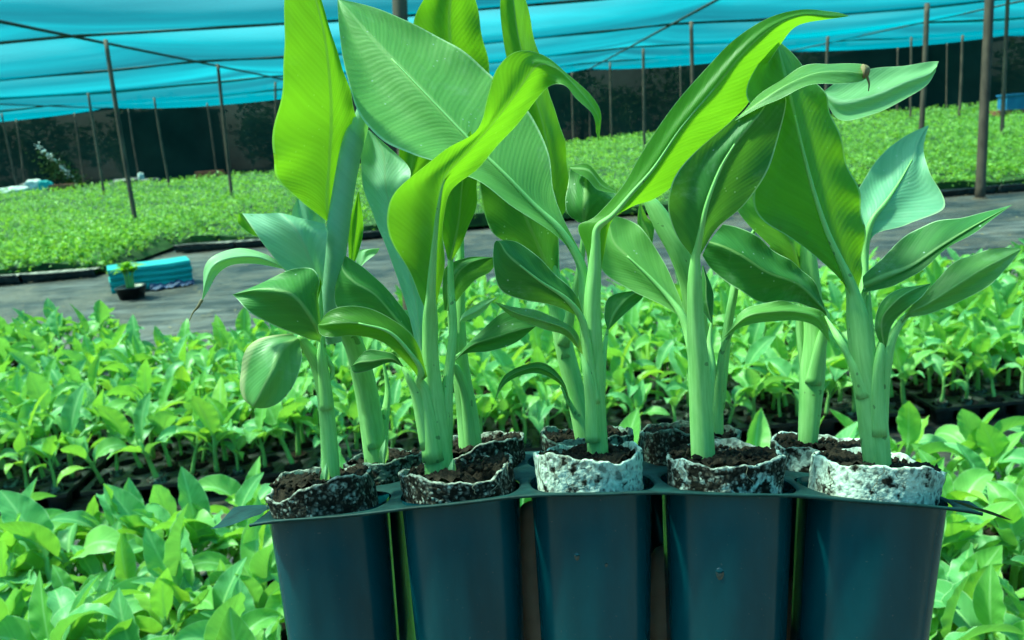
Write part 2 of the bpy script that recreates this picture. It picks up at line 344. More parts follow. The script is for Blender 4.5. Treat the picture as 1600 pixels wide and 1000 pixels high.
def patch(mb, ctrl, sa=7, sc=7, us=None, ripple=0.0, seed=0, curl=0.0):
    """a leaf blade from stations of points (world space), base to tip"""
    C = np.asarray(ctrl, float)                     # (stations, across, 3)
    A = np.stack([cr(C[:, j], sa) for j in range(C.shape[1])], 1)
    B = np.stack([cr(A[i], sc) for i in range(A.shape[0])], 0)
    n, m = B.shape[:2]
    if us is None: us = np.linspace(0, 1, C.shape[1])
    u = np.interp(np.linspace(0, C.shape[1] - 1, m), range(C.shape[1]), us)
    mid = B[:, m // 2]
    v = np.concatenate([[0], np.cumsum(np.linalg.norm(np.diff(mid, axis=0), axis=1))])
    if ripple or curl:
        rr = np.random.default_rng(seed)
        du = np.gradient(B, axis=1); dv = np.gradient(B, axis=0)
        N = np.cross(du, dv); N /= np.linalg.norm(N, axis=2, keepdims=True) + 1e-12
        e = (np.abs(u - 0.5) * 2)
        s = np.zeros((n, m))
        for k in range(4):
            fr = rr.uniform(90, 260); ph = rr.uniform(0, 6.28); ph2 = rr.uniform(0, 6.28)
            s += np.where(u[None] < 0.5, np.sin(v[:, None] * fr + ph), np.sin(v[:, None] * fr * 1.13 + ph2)) / 2
        wid = np.linalg.norm(B[:, -1] - B[:, 0], axis=1)
        k_ = np.clip(wid / (wid.max() + 1e-9), 0, 1)[:, None]
        B = B + N * (ripple * s * (e ** 2.2)[None] * k_)[..., None]
        # side-vein corrugation that is real geometry
        ph = v[:, None] - np.abs(u - 0.5)[None] ** 0.8 * 0.055
        B = B + N * (ripple * 0.02 * np.sin(ph * 700 + 2 * np.sin(ph * 90)) * np.clip(e * 3, 0, 1)[None] * k_)[..., None]
    tot = v[-1] if v[-1] > 0 else 1
    mb.add(B.reshape(-1, 3), grid_faces(n, m), [(u[j], v[i] * 10) for i in range(n) for j in range(m)])
def frame_of(path):
    T = np.gradient(path, axis=0); T /= np.linalg.norm(T, axis=1, keepdims=True) + 1e-12
    return T
def tube(mb, pts, rad, sub=5, sides=12, ref=(0, 1, 0), flat=1.0, cap=True, wob=0.0, seed=0):
    P = np.asarray(pts, float); r = np.asarray(rad, float)[:, None]
    Q = cr(np.hstack([P, r]), sub) if len(P) > 2 else np.linspace(np.hstack([P, r])[0], np.hstack([P, r])[1], max(2, sub))
    path, rr = Q[:, :3], np.maximum(Q[:, 3], 1e-5)
    T = frame_of(path); rf = np.asarray(ref, float)
    vs, uvs = [], []; ln = 0; rg = np.random.default_rng(seed)
    ph = rg.uniform(0, 6.28, 3)
    for i in range(len(path)):
        if i: ln += np.linalg.norm(path[i] - path[i - 1])
        a = np.cross(rf, T[i]); a /= np.linalg.norm(a) + 1e-9; b = np.cross(T[i], a)
        for k in range(sides + 1):
            th = 2 * math.pi * k / sides
            q = rr[i] * (1 + wob * (math.sin(3 * th + ph[0]) + 0.6 * math.sin(5 * th + ph[1] + ln * 20)))
            vs.append(path[i] + a * (math.cos(th) * q) + b * (math.sin(th) * q * flat)); uvs.append((k / sides, ln * 10))
    fs = grid_faces(len(path), sides + 1)
    if cap:
        n0 = len(vs); vs += [path[0], path[-1]]; uvs += [(0.3, 0), (0.3, ln * 10)]
        L = (len(path) - 1) * (sides + 1)
        fs += [(n0, k + 1, k) for k in range(sides)] + [(n0 + 1, L + k, L + k + 1) for k in range(sides)]
    mb.add(vs, fs, uvs)
def box(mb, lo, hi, bev=0.0):
    x0, y0, z0 = lo; x1, y1, z1 = hi
    v = [(x0, y0, z0), (x1, y0, z0), (x1, y1, z0), (x0, y1, z0), (x0, y0, z1), (x1, y0, z1), (x1, y1, z1), (x0, y1, z1)]
    mb.add(v, [(0, 3, 2, 1), (4, 5, 6, 7), (0, 1, 5, 4), (1, 2, 6, 5), (2, 3, 7, 6), (3, 0, 4, 7)])
def revolve(mb, prof, c=(0, 0, 0), sides=32, shape=None, wob=None):
    """profile of (radius, z) turned round a vertical axis; shape(th) scales the radius"""
    vs = []; m = sides + 1
    for (r, z) in prof:
        for k in range(m):
            th = 2 * math.pi * k / sides; s = shape(th) if shape else 1.0
            w = wob(th, r, z) if wob else (0, 0)
            vs.append((c[0] + (r + w[0]) * s * math.cos(th), c[1] + (r + w[0]) * s * math.sin(th), c[2] + z + w[1]))
    mb.add(vs, grid_faces(len(prof), m), [(k / sides, i * 0.1) for i in range(len(prof)) for k in range(m)])
def sqr(p=4.5):
    return lambda th: 1.0 / (abs(math.cos(th)) ** p + abs(math.sin(th)) ** p) ** (1 / p)

# ------------------------------------------------------------------ the setting: ground, path, net house
def rise(x, y):
    return 0.021 * max(0.0, y - 9.0) * (0.35 + 0.75 * min(1, max(0, (x + 3) / 13)))
def sheet(name, xs, ys, zf, mat):
    mb = MB(); v = [(x, y, zf(x, y)) for y in ys for x in xs]
    mb.add(v, grid_faces(len(ys), len(xs))); return mb.build(name, mat)
far = [-400, -120, -60] + list(np.linspace(-40, 40, 41)) + [60, 120, 400]
tag(sheet('ground', far, [-60, -20, -6, 0, 4, 9] + list(range(11, 45, 2)) + [60, 120, 900], lambda x, y: rise(x, min(y, 45)) - 0.012, M['earth']), kind='structure')
def wr(x, y):
    return 0.010 * math.sin(1.9 * x + 2.2 * math.sin(1.3 * y)) * math.sin(2.7 * y + 0.8 * x) + 0.006 * math.sin(7 * y + 2 * x + 3 * math.sin(x * 2)) + 0.016
tag(sheet('path', np.linspace(-11, 11, 161), np.linspace(0.2, 10.0, 141), lambda x, y: wr(x, y) * (1 if y < 8.8 else max(0, (10 - y) / 1.2)) + rise(x, y), M['mat']), kind='structure')

# shade net roof, sagging between its wires
CX = [-30, -21, -13, -5.2, 3.2, 10.0, 17.5, 26]
CY = [-9, -3, 3.9, 8.0, 11.1, 15.6, 20.5, 25.5, 31]
NETZ = 2.62
def netz(x, y):
    def seg(a, L):
        for i in range(len(L) - 1):
            if L[i] <= a <= L[i + 1]: t = (a - L[i]) / (L[i + 1] - L[i]); return t, i, L[i + 1] - L[i]
        return 0, 0, 1
    tx, i, wx = seg(x, CX); ty, j, wy = seg(y, CY)
    sx, sy = math.sin(math.pi * tx), math.sin(math.pi * ty)
    h = (math.sin(i * 12.9 + j * 78.2) * 43758.5) % 1
    s = 0.14 + 0.12 * h
    w = 0.008 * math.sin(y * 3.1 + x * 0.25 + 2 * h) * sy + 0.003 * math.sin(y * 6.3 + 0.6 * x) * sy
    return NETZ - s * (sy ** 0.8) * (sx ** 0.6) - 0.05 * sx + w * sx ** 0.5 + rise(x, y) * 0.6
xs = sorted(set([round(a, 3) for i in range(len(CX) - 1) for a in np.linspace(CX[i], CX[i + 1], 15)]))
ys = sorted(set([round(a, 3) for i in range(len(CY) - 1) for a in np.linspace(CY[i], CY[i + 1], 37)]))
roof = root('shade_net', (0, 10, NETZ), 'turquoise shade net roof stretched over the whole nursery', 'shade net')
mb = MB(); mb.add([(x, y, netz(x, y)) for y in ys for x in xs], grid_faces(len(ys), len(xs))); mb.build('net_sheet', M['net'], roof)
# the overlapping seams where two widths of net are laced together (a few visible darker strips)
for (y0, y1) in ((11.1, 11.22), (15.6, 15.8), (20.5, 20.8), (8.0, 8.08), (25.5, 25.9)):
    mb = MB(); yy = np.linspace(y0 - 0.05, y1, 7)
    mb.add([(x, y, netz(x, y) - 0.012 - 0.01 * math.sin(x * 2.1 + y)) for y in yy for x in xs], grid_faces(7, len(xs))); mb.build('seam', M['net'], roof)
wires = []
def wire(name, pts, label, r=0.018):
    mb = MB(); tube(mb, pts, [r] * len(pts), sub=2, sides=6, ref=(0, 0.01, 1)); o = mb.build(name, M['wire'])
    tag(o, label, 'support wire', 'wires carrying the shade net'); return o
ordn = {8.0: 'nearest', 11.1: 'second nearest', 15.6: 'third nearest', 20.5: 'fourth', 25.5: 'farthest'}
for y in (8.0, 11.1, 15.6, 20.5, 25.5):
    wire('support_wire', [(x, y, netz(x, y) - 0.03) for x in np.linspace(CX[0], CX[-1], 60)], ordn[y] + ' dark wire running left to right under the turquoise net roof')
for x, s in ((-13, 'far left'), (-5.2, 'left'), (3.2, 'right of centre'), (10.0, 'right')):
    wire('support_wire', [(x, y, netz(x, y) - 0.045) for y in np.linspace(2, 30.5, 70)], 'dark wire running away from the viewer under the net roof, ' + s, 0.02)

# poles: (pixel of the foot or a point low on it, pixel of the top, distance, radius)
def pole(bx, by, tx, ty, d, r, label):
    b = pix(bx, by, d); t = pix(tx, ty, d)
    b = np.array(b); t = np.array(t)
    dirn = (t - b) / (t[2] - b[2])
    gz = rise(b[0], b[1])
    r *= 0.86; top = b + dirn * (netz(min(25, max(-29, t[0])), t[1]) - 0.02 - b[2]); foot = b + dirn * (gz - 0.02 - b[2])
    mid = (top + foot) / 2 + np.array([rng.uniform(-.015, .015), 0, 0])
    mb = MB(); tube(mb, [foot, mid, top], [r * 1.05, r, r * 0.95], sub=8, sides=12, wob=0.01)
    tube(mb, [foot + [0, 0, 0.0], foot + [0, 0, 0.05]], [r * 1.7, r * 1.5], sub=2, sides=12)
    o = mb.build('support_pole', M['pole']); tag(o, label, 'pole', 'poles holding up the shade net')
pole(212, 345, 165, 62, 11.0, 0.034, 'rusty pole at left rising from the bed edge to the crossing of two net wires')
pole(362, 305, 341, 108, 15.6, 0.036, 'rusty pole in the left bed just left of the tallest held leaf')
pole(162, 300, 136, 135, 19.5, 0.034, 'thin pole standing left of and behind the left bed edge pole')
pole(262, 275, 239, 143, 21.0, 0.030, 'thin pole in front of the dark netting between the two nearer left poles')
pole(26, 290, 3, 180, 25.0, 0.030, 'thin pole at the far left edge beside the white sacks')
pole(38, 285, 24, 178, 27.0, 0.030, 'thin pole behind the white sacks at far left')
pole(215, 262, 200, 170, 27.5, 0.028, 'thin far pole close to the dark shed panel at left')
pole(128, 262, 115, 165, 27.5, 0.028, 'thin far pole right of the white blossoms on the dark netting')
pole(337, 262, 322, 150, 26.0, 0.028, 'thin far pole just left of the second left pole')
pole(432, 262, 430, 112, 21.0, 0.034, 'pole partly hidden by the left edge of the tallest held leaf')
pole(645, 560, 626, 10, 3.9, 0.042, 'thick brown pole behind the held seedlings at top centre')
pole(1007, 238, 1005, 66, 20.0, 0.040, 'brown pole at centre right with a visible foot in the green bed')
pole(1083, 200, 1080, 34, 14.5, 0.040, 'pole behind the big twisted leaf where two net wires cross')
pole(956, 222, 953, 90, 25.0, 0.038, 'reddish far pole left of the centre right pole')
pole(896, 222, 894, 125, 28.0, 0.034, 'faint far pole behind the drooping leaf tip at centre')
pole(922, 222, 920, 122, 28.5, 0.028, 'faintest thin pole against the dark netting at centre')
pole(1064, 190, 1063, 100, 27.5, 0.032, 'far pole between the two centre right poles')
pole(1530, 330, 1546, 0, 8.6, 0.054, 'thick brown pole standing on the grey path at right')
pole(1439, 205, 1449, 0, 12.5, 0.045, 'long pole rising behind the pale leaf at right')
pole(1567, 172, 1574, 12, 15.0, 0.040, 'slim pole at far right behind the thick brown pole')
pole(1500, 148, 1504, 54, 22.0, 0.040, 'far pole in front of the dark shed doorway at right')
pole(1291, 160, 1294, 38, 19.0, 0.044, 'pole behind the large upright leaf at right')
pole(1423, 140, 1424, 45, 22.5, 0.034, 'thin far pole directly above the pale leaf at right')
pole(1402, 140, 1403, 68, 27.5, 0.030, 'thinnest far pole above the pale leaf at right')
pole(1479, 148, 1480, 65, 28.0, 0.026, 'thin far pole just left of the shed doorway')

# dark netting wall at the back; unseen sides and rear added to darken reflections
def wally(x): return 29.5 + 0.03 * x
loop = [(x, wally(x) + 0.10 * math.sin(x * 1.7) + 0.05 * math.sin(4 * x)) for x in np.linspace(-30, 26, 90)]
loop += [(26.0, y) for y in np.linspace(29, -9, 30)] + [(x, -9.0) for x in np.linspace(25, -30, 30)] + [(-30.0, y) for y in np.linspace(-8, 29.5, 30)]
mb = MB(); zz = np.linspace(0, 1, 10)
mb.add([(x + 0.05 * math.sin(3.1 * t + y), y + 0.05 * math.sin(5 * t + 2 * x), rise(x, y) - 0.02 + t * (2.62 - 0.3 * rise(x, y))) for t in zz for x, y in loop], grid_faces(10, len(loop)))
tag(mb.build('netting_wall', M['wall']), 'dark green netting wall at the back, with unseen sides added to darken reflections', 'netting')

# sheds and trees beyond the netting
def shed(x0, x1, y0, h, dx, label):
    r = root('shed', ((x0 + x1) / 2, y0, 0), label, 'shed')
    z = rise((x0 + x1) / 2, 32)
    mb = MB(); box(mb, (x0, y0, z - 0.3), (dx - 0.6, y0 + 3, z + h)); box(mb, (dx + 0.6, y0, z - 0.3), (x1, y0 + 3, z + h)); box(mb, (dx - 0.6, y0, z + 2.0), (dx + 0.6, y0 + 3, z + h)); mb.build('wall', M['plaster'], r, False)
    mb = MB(); box(mb, (dx - 0.6, y0 + 0.12, z), (dx + 0.6, y0 + 0.18, z + 2.0)); mb.build('door', M['black'], r, False)
    mb = MB(); box(mb, (x0 - 0.3, y0 - 0.4, z + h + 0.003), (x1 + 0.3, y0 + 3.3, z + h + 0.09)); mb.build('roof', M['roofm'], r, False)
shed(-13.6, -11.0, 31.2, 2.3, -11.8, 'dim grey shed behind the dark netting at left')
shed(13.5, 18.5, 32.0, 2.3, 16.6, 'dim grey shed with a dark doorway behind the netting at right')
def leaf_cloud(n, cfun, size, rg, up=0.4):
    """n small pointed leaves: (verts, faces, uv) arrays"""
    C = cfun(n); n = len(C)
    sz = size(C) if callable(size) else np.full(n, size)
    a = rg.normal(size=(n, 3)); a[:, 2] *= 0.6; a /= np.linalg.norm(a, axis=1, keepdims=True)
    b = rg.normal(size=(n, 3)); b[:, 2] = b[:, 2] * (1 - up); b -= a * (a * b).sum(1, keepdims=True); b /= np.linalg.norm(b, axis=1, keepdims=True) + 1e-9
    nn = np.cross(a, b)
    s = sz[:, None] * rg.uniform(0.7, 1.3, (n, 1)); w = s * rg.uniform(0.35, 0.55, (n, 1))
    k = s * rg.uniform(-0.25, 0.25, (n, 1))
    V = np.stack([C - a * s * 0.5, C + b * w * 0.5 + nn * k * 0.3, C + a * s * 0.5 - nn * k, C - b * w * 0.5 + nn * k * 0.3], 1)
    return V
def cloud_obj(name, V, mat, parent=None, world=True):
    n = len(V); me = bpy.data.meshes.new(name)
    me.vertices.add(n * 4); me.vertices.foreach_set('co', V.reshape(-1).astype(np.float32))
    me.loops.add(n * 4); me.loops.foreach_set('vertex_index', np.arange(n * 4, dtype=np.int32))
    me.polygons.add(n); me.polygons.foreach_set('loop_start', np.arange(0, n * 4, 4, dtype=np.int32))
    me.update(calc_edges=True); me.validate()
    ul = me.uv_layers.new(name='UVMap'); ul.data.foreach_set('uv', np.tile(np.array([0.5, 0, 0.9, .05, 0.5, 0.1, 0.1, 0.05], np.float32), n))
    return link(name, me, mat, parent, world)
def tree(x, y, h, w, label, n=2600):
    rg = np.random.default_rng(int(abs(x * 71 + y * 13)) + 5)
    r = root('tree', (x, y, 0), label, 'tree', 'trees beyond the dark netting')
    z0 = rise(x, 32)
    mb = MB(); tube(mb, [(x, y, z0 - 0.3), (x + 0.1, y, z0 + h * 0.3), (x - 0.1, y, z0 + h * 0.7)], [h * 0.03, h * 0.022, h * 0.008], sides=8)
    for k in range(6):
        a = rg.uniform(0, 6.28); q = rg.uniform(0.25, 0.55)
        tube(mb, [(x, y, z0 + h * q), (x + math.cos(a) * w * 0.25, y + math.sin(a) * w * 0.25, z0 + h * (q + 0.12)), (x + math.cos(a) * w * 0.42, y + math.sin(a) * w * 0.42, z0 + h * (q + 0.2))], [h * 0.012, h * 0.008, h * 0.003], sides=6)
    mb.build('trunk', M['bark'], r)
    cl = [(rg.uniform(-.42, .42) * w, rg.uniform(-.42, .42) * w, h * rg.uniform(0.12, 0.85), rg.uniform(0.10, 0.20) * w) for _ in range(16)]
    def cf(n):
        k = rg.integers(0, len(cl), n); c = np.array(cl)[k]
        d = rg.normal(size=(n, 3)); d /= np.linalg.norm(d, axis=1, keepdims=True); d *= rg.uniform(0.3, 1, (n, 1)) ** 0.5
        return c[:, :3] + d * c[:, 3:4] + np.array([x, y, z0])
    cloud_obj('crown', leaf_cloud(n, cf, 0.30, rg), M['treeleaf'], r)
T = [(-24, 35, 5.5, 5.5, 'broad dark tree beyond the netting at the far left'), (-18.5, 34, 4.5, 4.5, 'tree beyond the netting behind the white blossoms'),
     (-15.2, 37, 6, 5, 'tree beyond the netting just left of the left shed'), (-8.5, 34.5, 5, 5.5, 'tree beyond the netting right of the left shed'),
     (-2, 36, 6, 6, 'tree beyond the netting hidden behind the held leaves'), (3.4, 35, 5, 5, 'tree beyond the netting at centre behind the drooping leaf tip'),
     (8.2, 36, 6, 6, 'tree beyond the netting behind the big twisted leaf'), (12.4, 37, 5.5, 4.5, 'tree beyond the netting left of the right shed'),
     (21.5, 36, 6, 6, 'tree beyond the netting at the far right')]
for t in T: tree(t[0], t[1], t[2] * 0.52, t[3] * 1.15, t[4])

# ------------------------------------------------------------------ far beds of fine seedlings
def bed_h(x, y):
    return 0.21 + 0.035 * math.sin(1.7 * x + 0.6 * y) * math.sin(1.1 * y + 0.4) + 0.02 * math.sin(6.1 * x) * math.sin(4.7 * y)
def bed(name, x0, x1, y0, y1, n, label, s0=0.05, edge=None):
    rg = np.random.default_rng(int(abs(x0 * 31 + y0 * 7)))
    ef = edge or (lambda x: 0.0)
    r0 = root(name, ((x0 + x1) / 2, y0, 0), label, 'seedling bed')
    r0['kind'] = 'stuff'
    gx = np.linspace(x0, x1, int((x1 - x0) / 0.25) + 2); t = np.linspace(0, 1, 60) ** 1.6
    return r0, gx, t, ef, rg
def make_bed(name, x0, x1, y0, y1, n, label, s0, edge=None, hh=0.0):
    rg = np.random.default_rng(int(abs(x0 * 31 + y0 * 7)) + 1); ef = edge or (lambda x: 0.0)
    def cf(n):
        q = rg.uniform(0, 1, n); y = 1 / (1 / y0 - q * (1 / y0 - 1 / y1))
        lo = np.maximum(x0, -0.72 * y - 0.8); hi = np.minimum(x1, 0.72 * y + 0.8)
        x = lo + rg.uniform(0, 1, n) * (hi - lo); y = y + np.array([ef(a) for a in x])
        ok = (hi > lo) & (y < y1)
        x, y = x[ok], y[ok]
        cs = 0.15; ix, iy = np.floor(x / cs), np.floor(y / cs)
        hx = np.modf(np.abs(np.sin(ix * 12.9898 + iy * 78.233) * 43758.5453))[0]; hy = np.modf(np.abs(np.sin(ix * 39.346 + iy * 11.135) * 24634.63))[0]
        cx, cy = (ix + 0.25 + 0.5 * hx) * cs, (iy + 0.25 + 0.5 * hy) * cs
        pull = rg.uniform(0.25, 1.0, len(x)); ox, oy = x, y
        x = cx + (x - cx) * pull * 1.1; y = np.maximum(cy + (y - cy) * pull * 1.1, y0 + 0.02 + np.array([ef(a) for a in x]))
        dome = 0.12 * (hx - 0.35) - 7.5 * ((x - cx) ** 2 + (y - cy) ** 2)
        gap = ((np.mod(y - y0, 0.64) < 0.05) | (np.mod(x + 0.07 * np.floor((y - y0) / 0.64), 0.62) < 0.035)) & (y < 16)
        keep = ~(gap & (rg.random(len(x)) < 0.75)); x, y, dome = x[keep], y[keep], dome[keep]
        h = np.array([bed_h(a, b) + rise(a, b) for a, b in zip(x, y)]) + hh
        nearf = np.clip((y - y0 - np.array([ef(a) for a in x])) / 0.5, 0, 1)
        z = h + dome - (1 - nearf) * 0.02 - rg.exponential(0.035, len(x)) - rg.uniform(0, 1, len(x)) * (1 - nearf) * 0.13 + rg.exponential(0.012, len(x))
        return np.stack([x, y, z], 1)
    V = leaf_cloud(n, cf, lambda C: np.maximum(s0 * (0.8 + 0.5 * rg.random(len(C)) ** 3), C[:, 1] * 0.0036), rg, 0.5)
    # canopy floor joined below the leaves, coloured dark for the shade in the gaps
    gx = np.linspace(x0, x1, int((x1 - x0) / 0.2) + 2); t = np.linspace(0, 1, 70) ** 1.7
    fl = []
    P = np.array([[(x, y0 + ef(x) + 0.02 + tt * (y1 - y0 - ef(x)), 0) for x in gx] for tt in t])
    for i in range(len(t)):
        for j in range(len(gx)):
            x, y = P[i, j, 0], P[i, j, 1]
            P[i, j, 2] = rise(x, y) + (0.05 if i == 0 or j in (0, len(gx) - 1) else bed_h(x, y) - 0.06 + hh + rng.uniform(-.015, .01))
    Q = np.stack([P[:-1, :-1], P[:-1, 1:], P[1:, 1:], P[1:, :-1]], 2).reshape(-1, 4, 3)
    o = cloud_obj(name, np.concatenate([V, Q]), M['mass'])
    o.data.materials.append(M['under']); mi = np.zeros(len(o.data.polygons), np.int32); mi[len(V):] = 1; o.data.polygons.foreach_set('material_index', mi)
    tag(o, label, 'seedlings', kind='stuff')
    return o
make_bed('seedling_bed', -22, -3.75, 7.7, 25.0, 52000, 'bed of small bright green seedlings at left behind the grey path', 0.055, lambda x: 0.10 * math.sin(x * 1.1) + 0.05 * x * 0 )
make_bed('seedling_bed', -3.7, 4.4, 9.2, 28.5, 46000, 'bed of small bright green seedlings behind the held tray plants', 0.05, lambda x: 0.08 * math.sin(x * 1.3))
make_bed('seedling_bed', 4.45, 22, 11.3, 28.8, 46000, 'large bed of bright green seedlings at right reaching back to the dark netting', 0.05)
make_bed('seedling_bed', 2.6, 9.0, 9.0, 10.9, 16000, 'narrow strip of pale green seedlings in trays along the grey path at right', 0.055, lambda x: 0.07 * math.sin(x * 2), 0.02)
# black tray rims along the front of the far beds
def rim_tray(x0, x1, y, label):
    r = root('bed_tray', ((x0 + x1) / 2, y, 0), label, 'seedling tray', 'black trays edging the far beds')
    z0 = rise((x0 + x1) / 2, y) + 0.02
    mb = MB(); n = max(2, int((x1 - x0) / 0.06)); 
    tube(mb, [(x, y + 0.012 * math.sin(9 * x), z0 + 0.075 + 0.008 * math.sin(5 * x)) for x in np.linspace(x0, x1, n)], [0.012] * n, sub=2, sides=6, ref=(0, 0, 1)); mb.build('rim', M['traypl'], r)
    mb = MB(); v = []
    for t in (0, 1): v += [(x, y + 0.015 + 0.012 * math.sin(9 * x) + 0.02 * abs(math.sin(x * 26)) + (1 - t) * 0.03, z0 + t * 0.07) for x in np.linspace(x0, x1, n * 2)]
    for t in (1,): v += [(x, y + 0.35, z0 + 0.07) for x in np.linspace(x0, x1, n * 2)]
    mb.add(v, grid_faces(3, n * 2)); mb.build('body', M['traypl'], r)
k = 0
for i, x in enumerate(np.arange(-7.2, -3.8, 0.68)):
    rim_tray(x, x + 0.66, 7.55 + 0.10 * math.sin(x * 1.1) + rng.uniform(-.03, .03), ('black tray edging the left bed, ' + ['first', 'second', 'third', 'fourth', 'fifth', 'sixth'][i] + ' from the left'))
for i, x in enumerate(np.arange(-3.6, -1.6, 0.66)):
    rim_tray(x, x + 0.64, 9.05 + rng.uniform(-.03, .03), 'black tray edging the bed behind the turquoise foam stack, ' + ['first', 'second', 'third', 'fourth'][i] + ' from the left')
for i, x in enumerate(np.arange(3.3, 6.6, 0.66)):
    rim_tray(x, x + 0.64, 8.86 + rng.uniform(-.03, .03), 'black tray edging the right strip beside the thick brown pole, ' + ['first', 'second', 'third', 'fourth', 'fifth'][i] + ' from the left')
for i, x in enumerate(np.arange(5.6, 7.6, 0.66)):
    rim_tray(x, x + 0.64, 11.15 + rng.uniform(-.03, .03), 'black tray in the gap behind the right seedling strip, ' + ['first', 'second', 'third', 'fourth'][i] + ' from the left')

# ------------------------------------------------------------------ things lying about
def lump(name, c, s, mat, label, cat, group=None, seed=0, parent=None):
    rg = np.random.default_rng(seed); ph = rg.uniform(0, 6.28, 8); mb = MB(); n, m = 14, 24; v = []
    for i in range(n):
        a = math.pi * i / (n - 1)
        for j in range(m + 1):
            b = 2 * math.pi * j / m
            q = 1 + 0.10 * math.sin(3 * b + ph[0]) * math.sin(a) + 0.08 * math.sin(5 * b + 3 * a + ph[1]) + 0.06 * math.sin(7 * a + ph[2] + 2 * b)
            x = abs(math.sin(a)) ** 0.6 * math.cos(b); y = abs(math.sin(a)) ** 0.6 * math.sin(b); z = math.copysign(abs(math.cos(a)) ** 0.75, math.cos(a))
            v.append((c[0] + s[0] * q * x, c[1] + s[1] * q * y, max(c[2] - s[2] * 0.0, c[2] + s[2] * (1 + q * z))))
    mb.add(v, grid_faces(n, m + 1)); o = mb.build(name, mat, parent)
    if label: tag(o, label, cat, group)
    return o
def at(px, py, d): 
    p = pix(px, py, d); return (p[0], p[1], rise(p[0], p[1]))
lump('sack', at(20, 275, 24.2), (0.42, 0.3, 0.16), M['sack'], 'white sack lying flat at the far left edge', 'sack', 'sacks by the back netting', 1)
lump('sack', at(50, 268, 25.2), (0.30, 0.25, 0.22), M['sack'], 'white sack propped up beside the dark heap at far left', 'sack', 'sacks by the back netting', 2)
lump('sack', at(66, 270, 25.0), (0.20, 0.2, 0.20), M['foam'], 'small turquoise sack leaning right of the white sacks', 'sack', 'sacks by the back netting', 3)
lump('soil_heap', at(48, 275, 26.5), (0.5, 0.3, 0.16), M['bag'], 'dark heap behind the white sacks at far left', 'heap', None, 4)
lump('sack', at(172, 268, 24.5), (0.22, 0.2, 0.10), M['bag'], 'black bag with a pale knot left of the far bed', 'sack', 'sacks by the back netting', 5)
lump('sack', at(200, 267, 26.0), (0.55, 0.3, 0.13), M['bag'], 'long black bag lying against the netting at left', 'sack', 'sacks by the back netting', 6)
lump('sack', at(234, 266, 25.5), (0.32, 0.25, 0.11), M['bag'], 'black bag right of the long one against the netting', 'sack', 'sacks by the back netting', 7)
lump('sack', at(218, 262, 25.6), (0.10, 0.1, 0.20), M['sack'], 'small white bag standing between the black bags', 'sack', 'sacks by the back netting', 8)
def bricks(px, py, d, nx, nz, label):
    p = at(px, py, d); r = root('brick_stack', p, label, 'bricks', 'brick stacks by the netting'); rg = np.random.default_rng(nx)
    for k in range(nz):
        mb = MB()
        for i in range(nx):
            for j in range(2):
                o = rg.uniform(-.01, .01, 2); x = p[0] + (i - nx / 2) * 0.235 + o[0] + (k % 2) * 0.05; y = p[1] + j * 0.12 + o[1]
                box(mb, (x, y, p[2] + k * 0.078), (x + 0.225, y + 0.11, p[2] + k * 0.078 + 0.074))
        mb.build('course', M['brick'], r, False)
bricks(90, 278, 23.5, 3, 4, 'small stack of red bricks right of the white sacks')
bricks(324, 262, 27.8, 4, 3, 'low stack of red bricks at the foot of the netting left of centre')
# white blossoms on a shrub in front of the netting
p = at(95, 262, 28.2); r = root('flowering_shrub', p, 'dark shrub with a trail of white blossoms against the netting', 'shrub')
rg = np.random.default_rng(3)
def cf(n):
    t = rg.uniform(0, 1, n); return np.stack([p[0] - 0.5 + 1.0 * t + rg.normal(0, .22, n), p[1] + rg.normal(0, .15, n), p[2] + 0.15 + 1.25 * (1 - t) * rg.uniform(0, 1, n) ** 0.4], 1)
cloud_obj('foliage', leaf_cloud(900, cf, 0.10, rg), M['treeleaf'], r)
def cf2(n):
    t = rg.uniform(0, 1, n); return np.stack([p[0] - 0.45 + 0.95 * t + rg.normal(0, .05, n), p[1] - 0.35 + rg.normal(0, .05, n), p[2] + 0.35 + 1.15 * (1 - t) + rg.normal(0, .06, n)], 1)
cloud_obj('blossoms', leaf_cloud(90, cf2, 0.11, rg), M['flower'], r)
mb = MB()
for k in range(5): tube(mb, [(p[0] + rg.uniform(-.1, .1), p[1], p[2] - 0.05), (p[0] + rg.uniform(-.3, .3), p[1], p[2] + 0.6), (p[0] + rg.uniform(-.5, .3), p[1], p[2] + 1.2)], [.02, .014, .005], sides=6)
mb.build('stem', M['bark'], r)
# crate at far right
p = at(1592, 150, 21); r = root('storage_crate', p, 'blue plastic crate at the far right edge of the bed', 'crate')
mb = MB(); box(mb, (p[0] - .3, p[1], p[2] + .28), (p[0] + .3, p[1] + .4, p[2] + .62)); mb.build('body', M['blue'], r, False)
mb = MB(); box(mb, (p[0] - .33, p[1] - .03, p[2] + .623), (p[0] + .33, p[1] + .43, p[2] + .67)); mb.build('rim', M['blue'], r, False)
mb = MB(); box(mb, (p[0] - .5, p[1] - .05, p[2] - .02), (p[0] + .5, p[1] + .45, p[2] + .277)); mb.build('base_plank', M['brick'], r, False)
# litter blown over the path
rg = np.random.default_rng(77)
def cf3(n):
    y = rg.uniform(4.4, 9.0, n); x = rg.uniform(-0.7, 0.7, n) * y
    return np.stack([x, y, np.array([wr(a, b) for a, b in zip(x, y)]) + 0.012], 1)
LV = leaf_cloud(700, cf3, 0.035, rg, 0.2); c0 = LV.mean(1, keepdims=True); LV = c0 + (LV - c0) * np.array([1, 1, 0.25])
tag(cloud_obj('litter', LV, M['dry']), 'dry leaf scraps scattered over the grey path', 'leaf litter', kind='stuff')
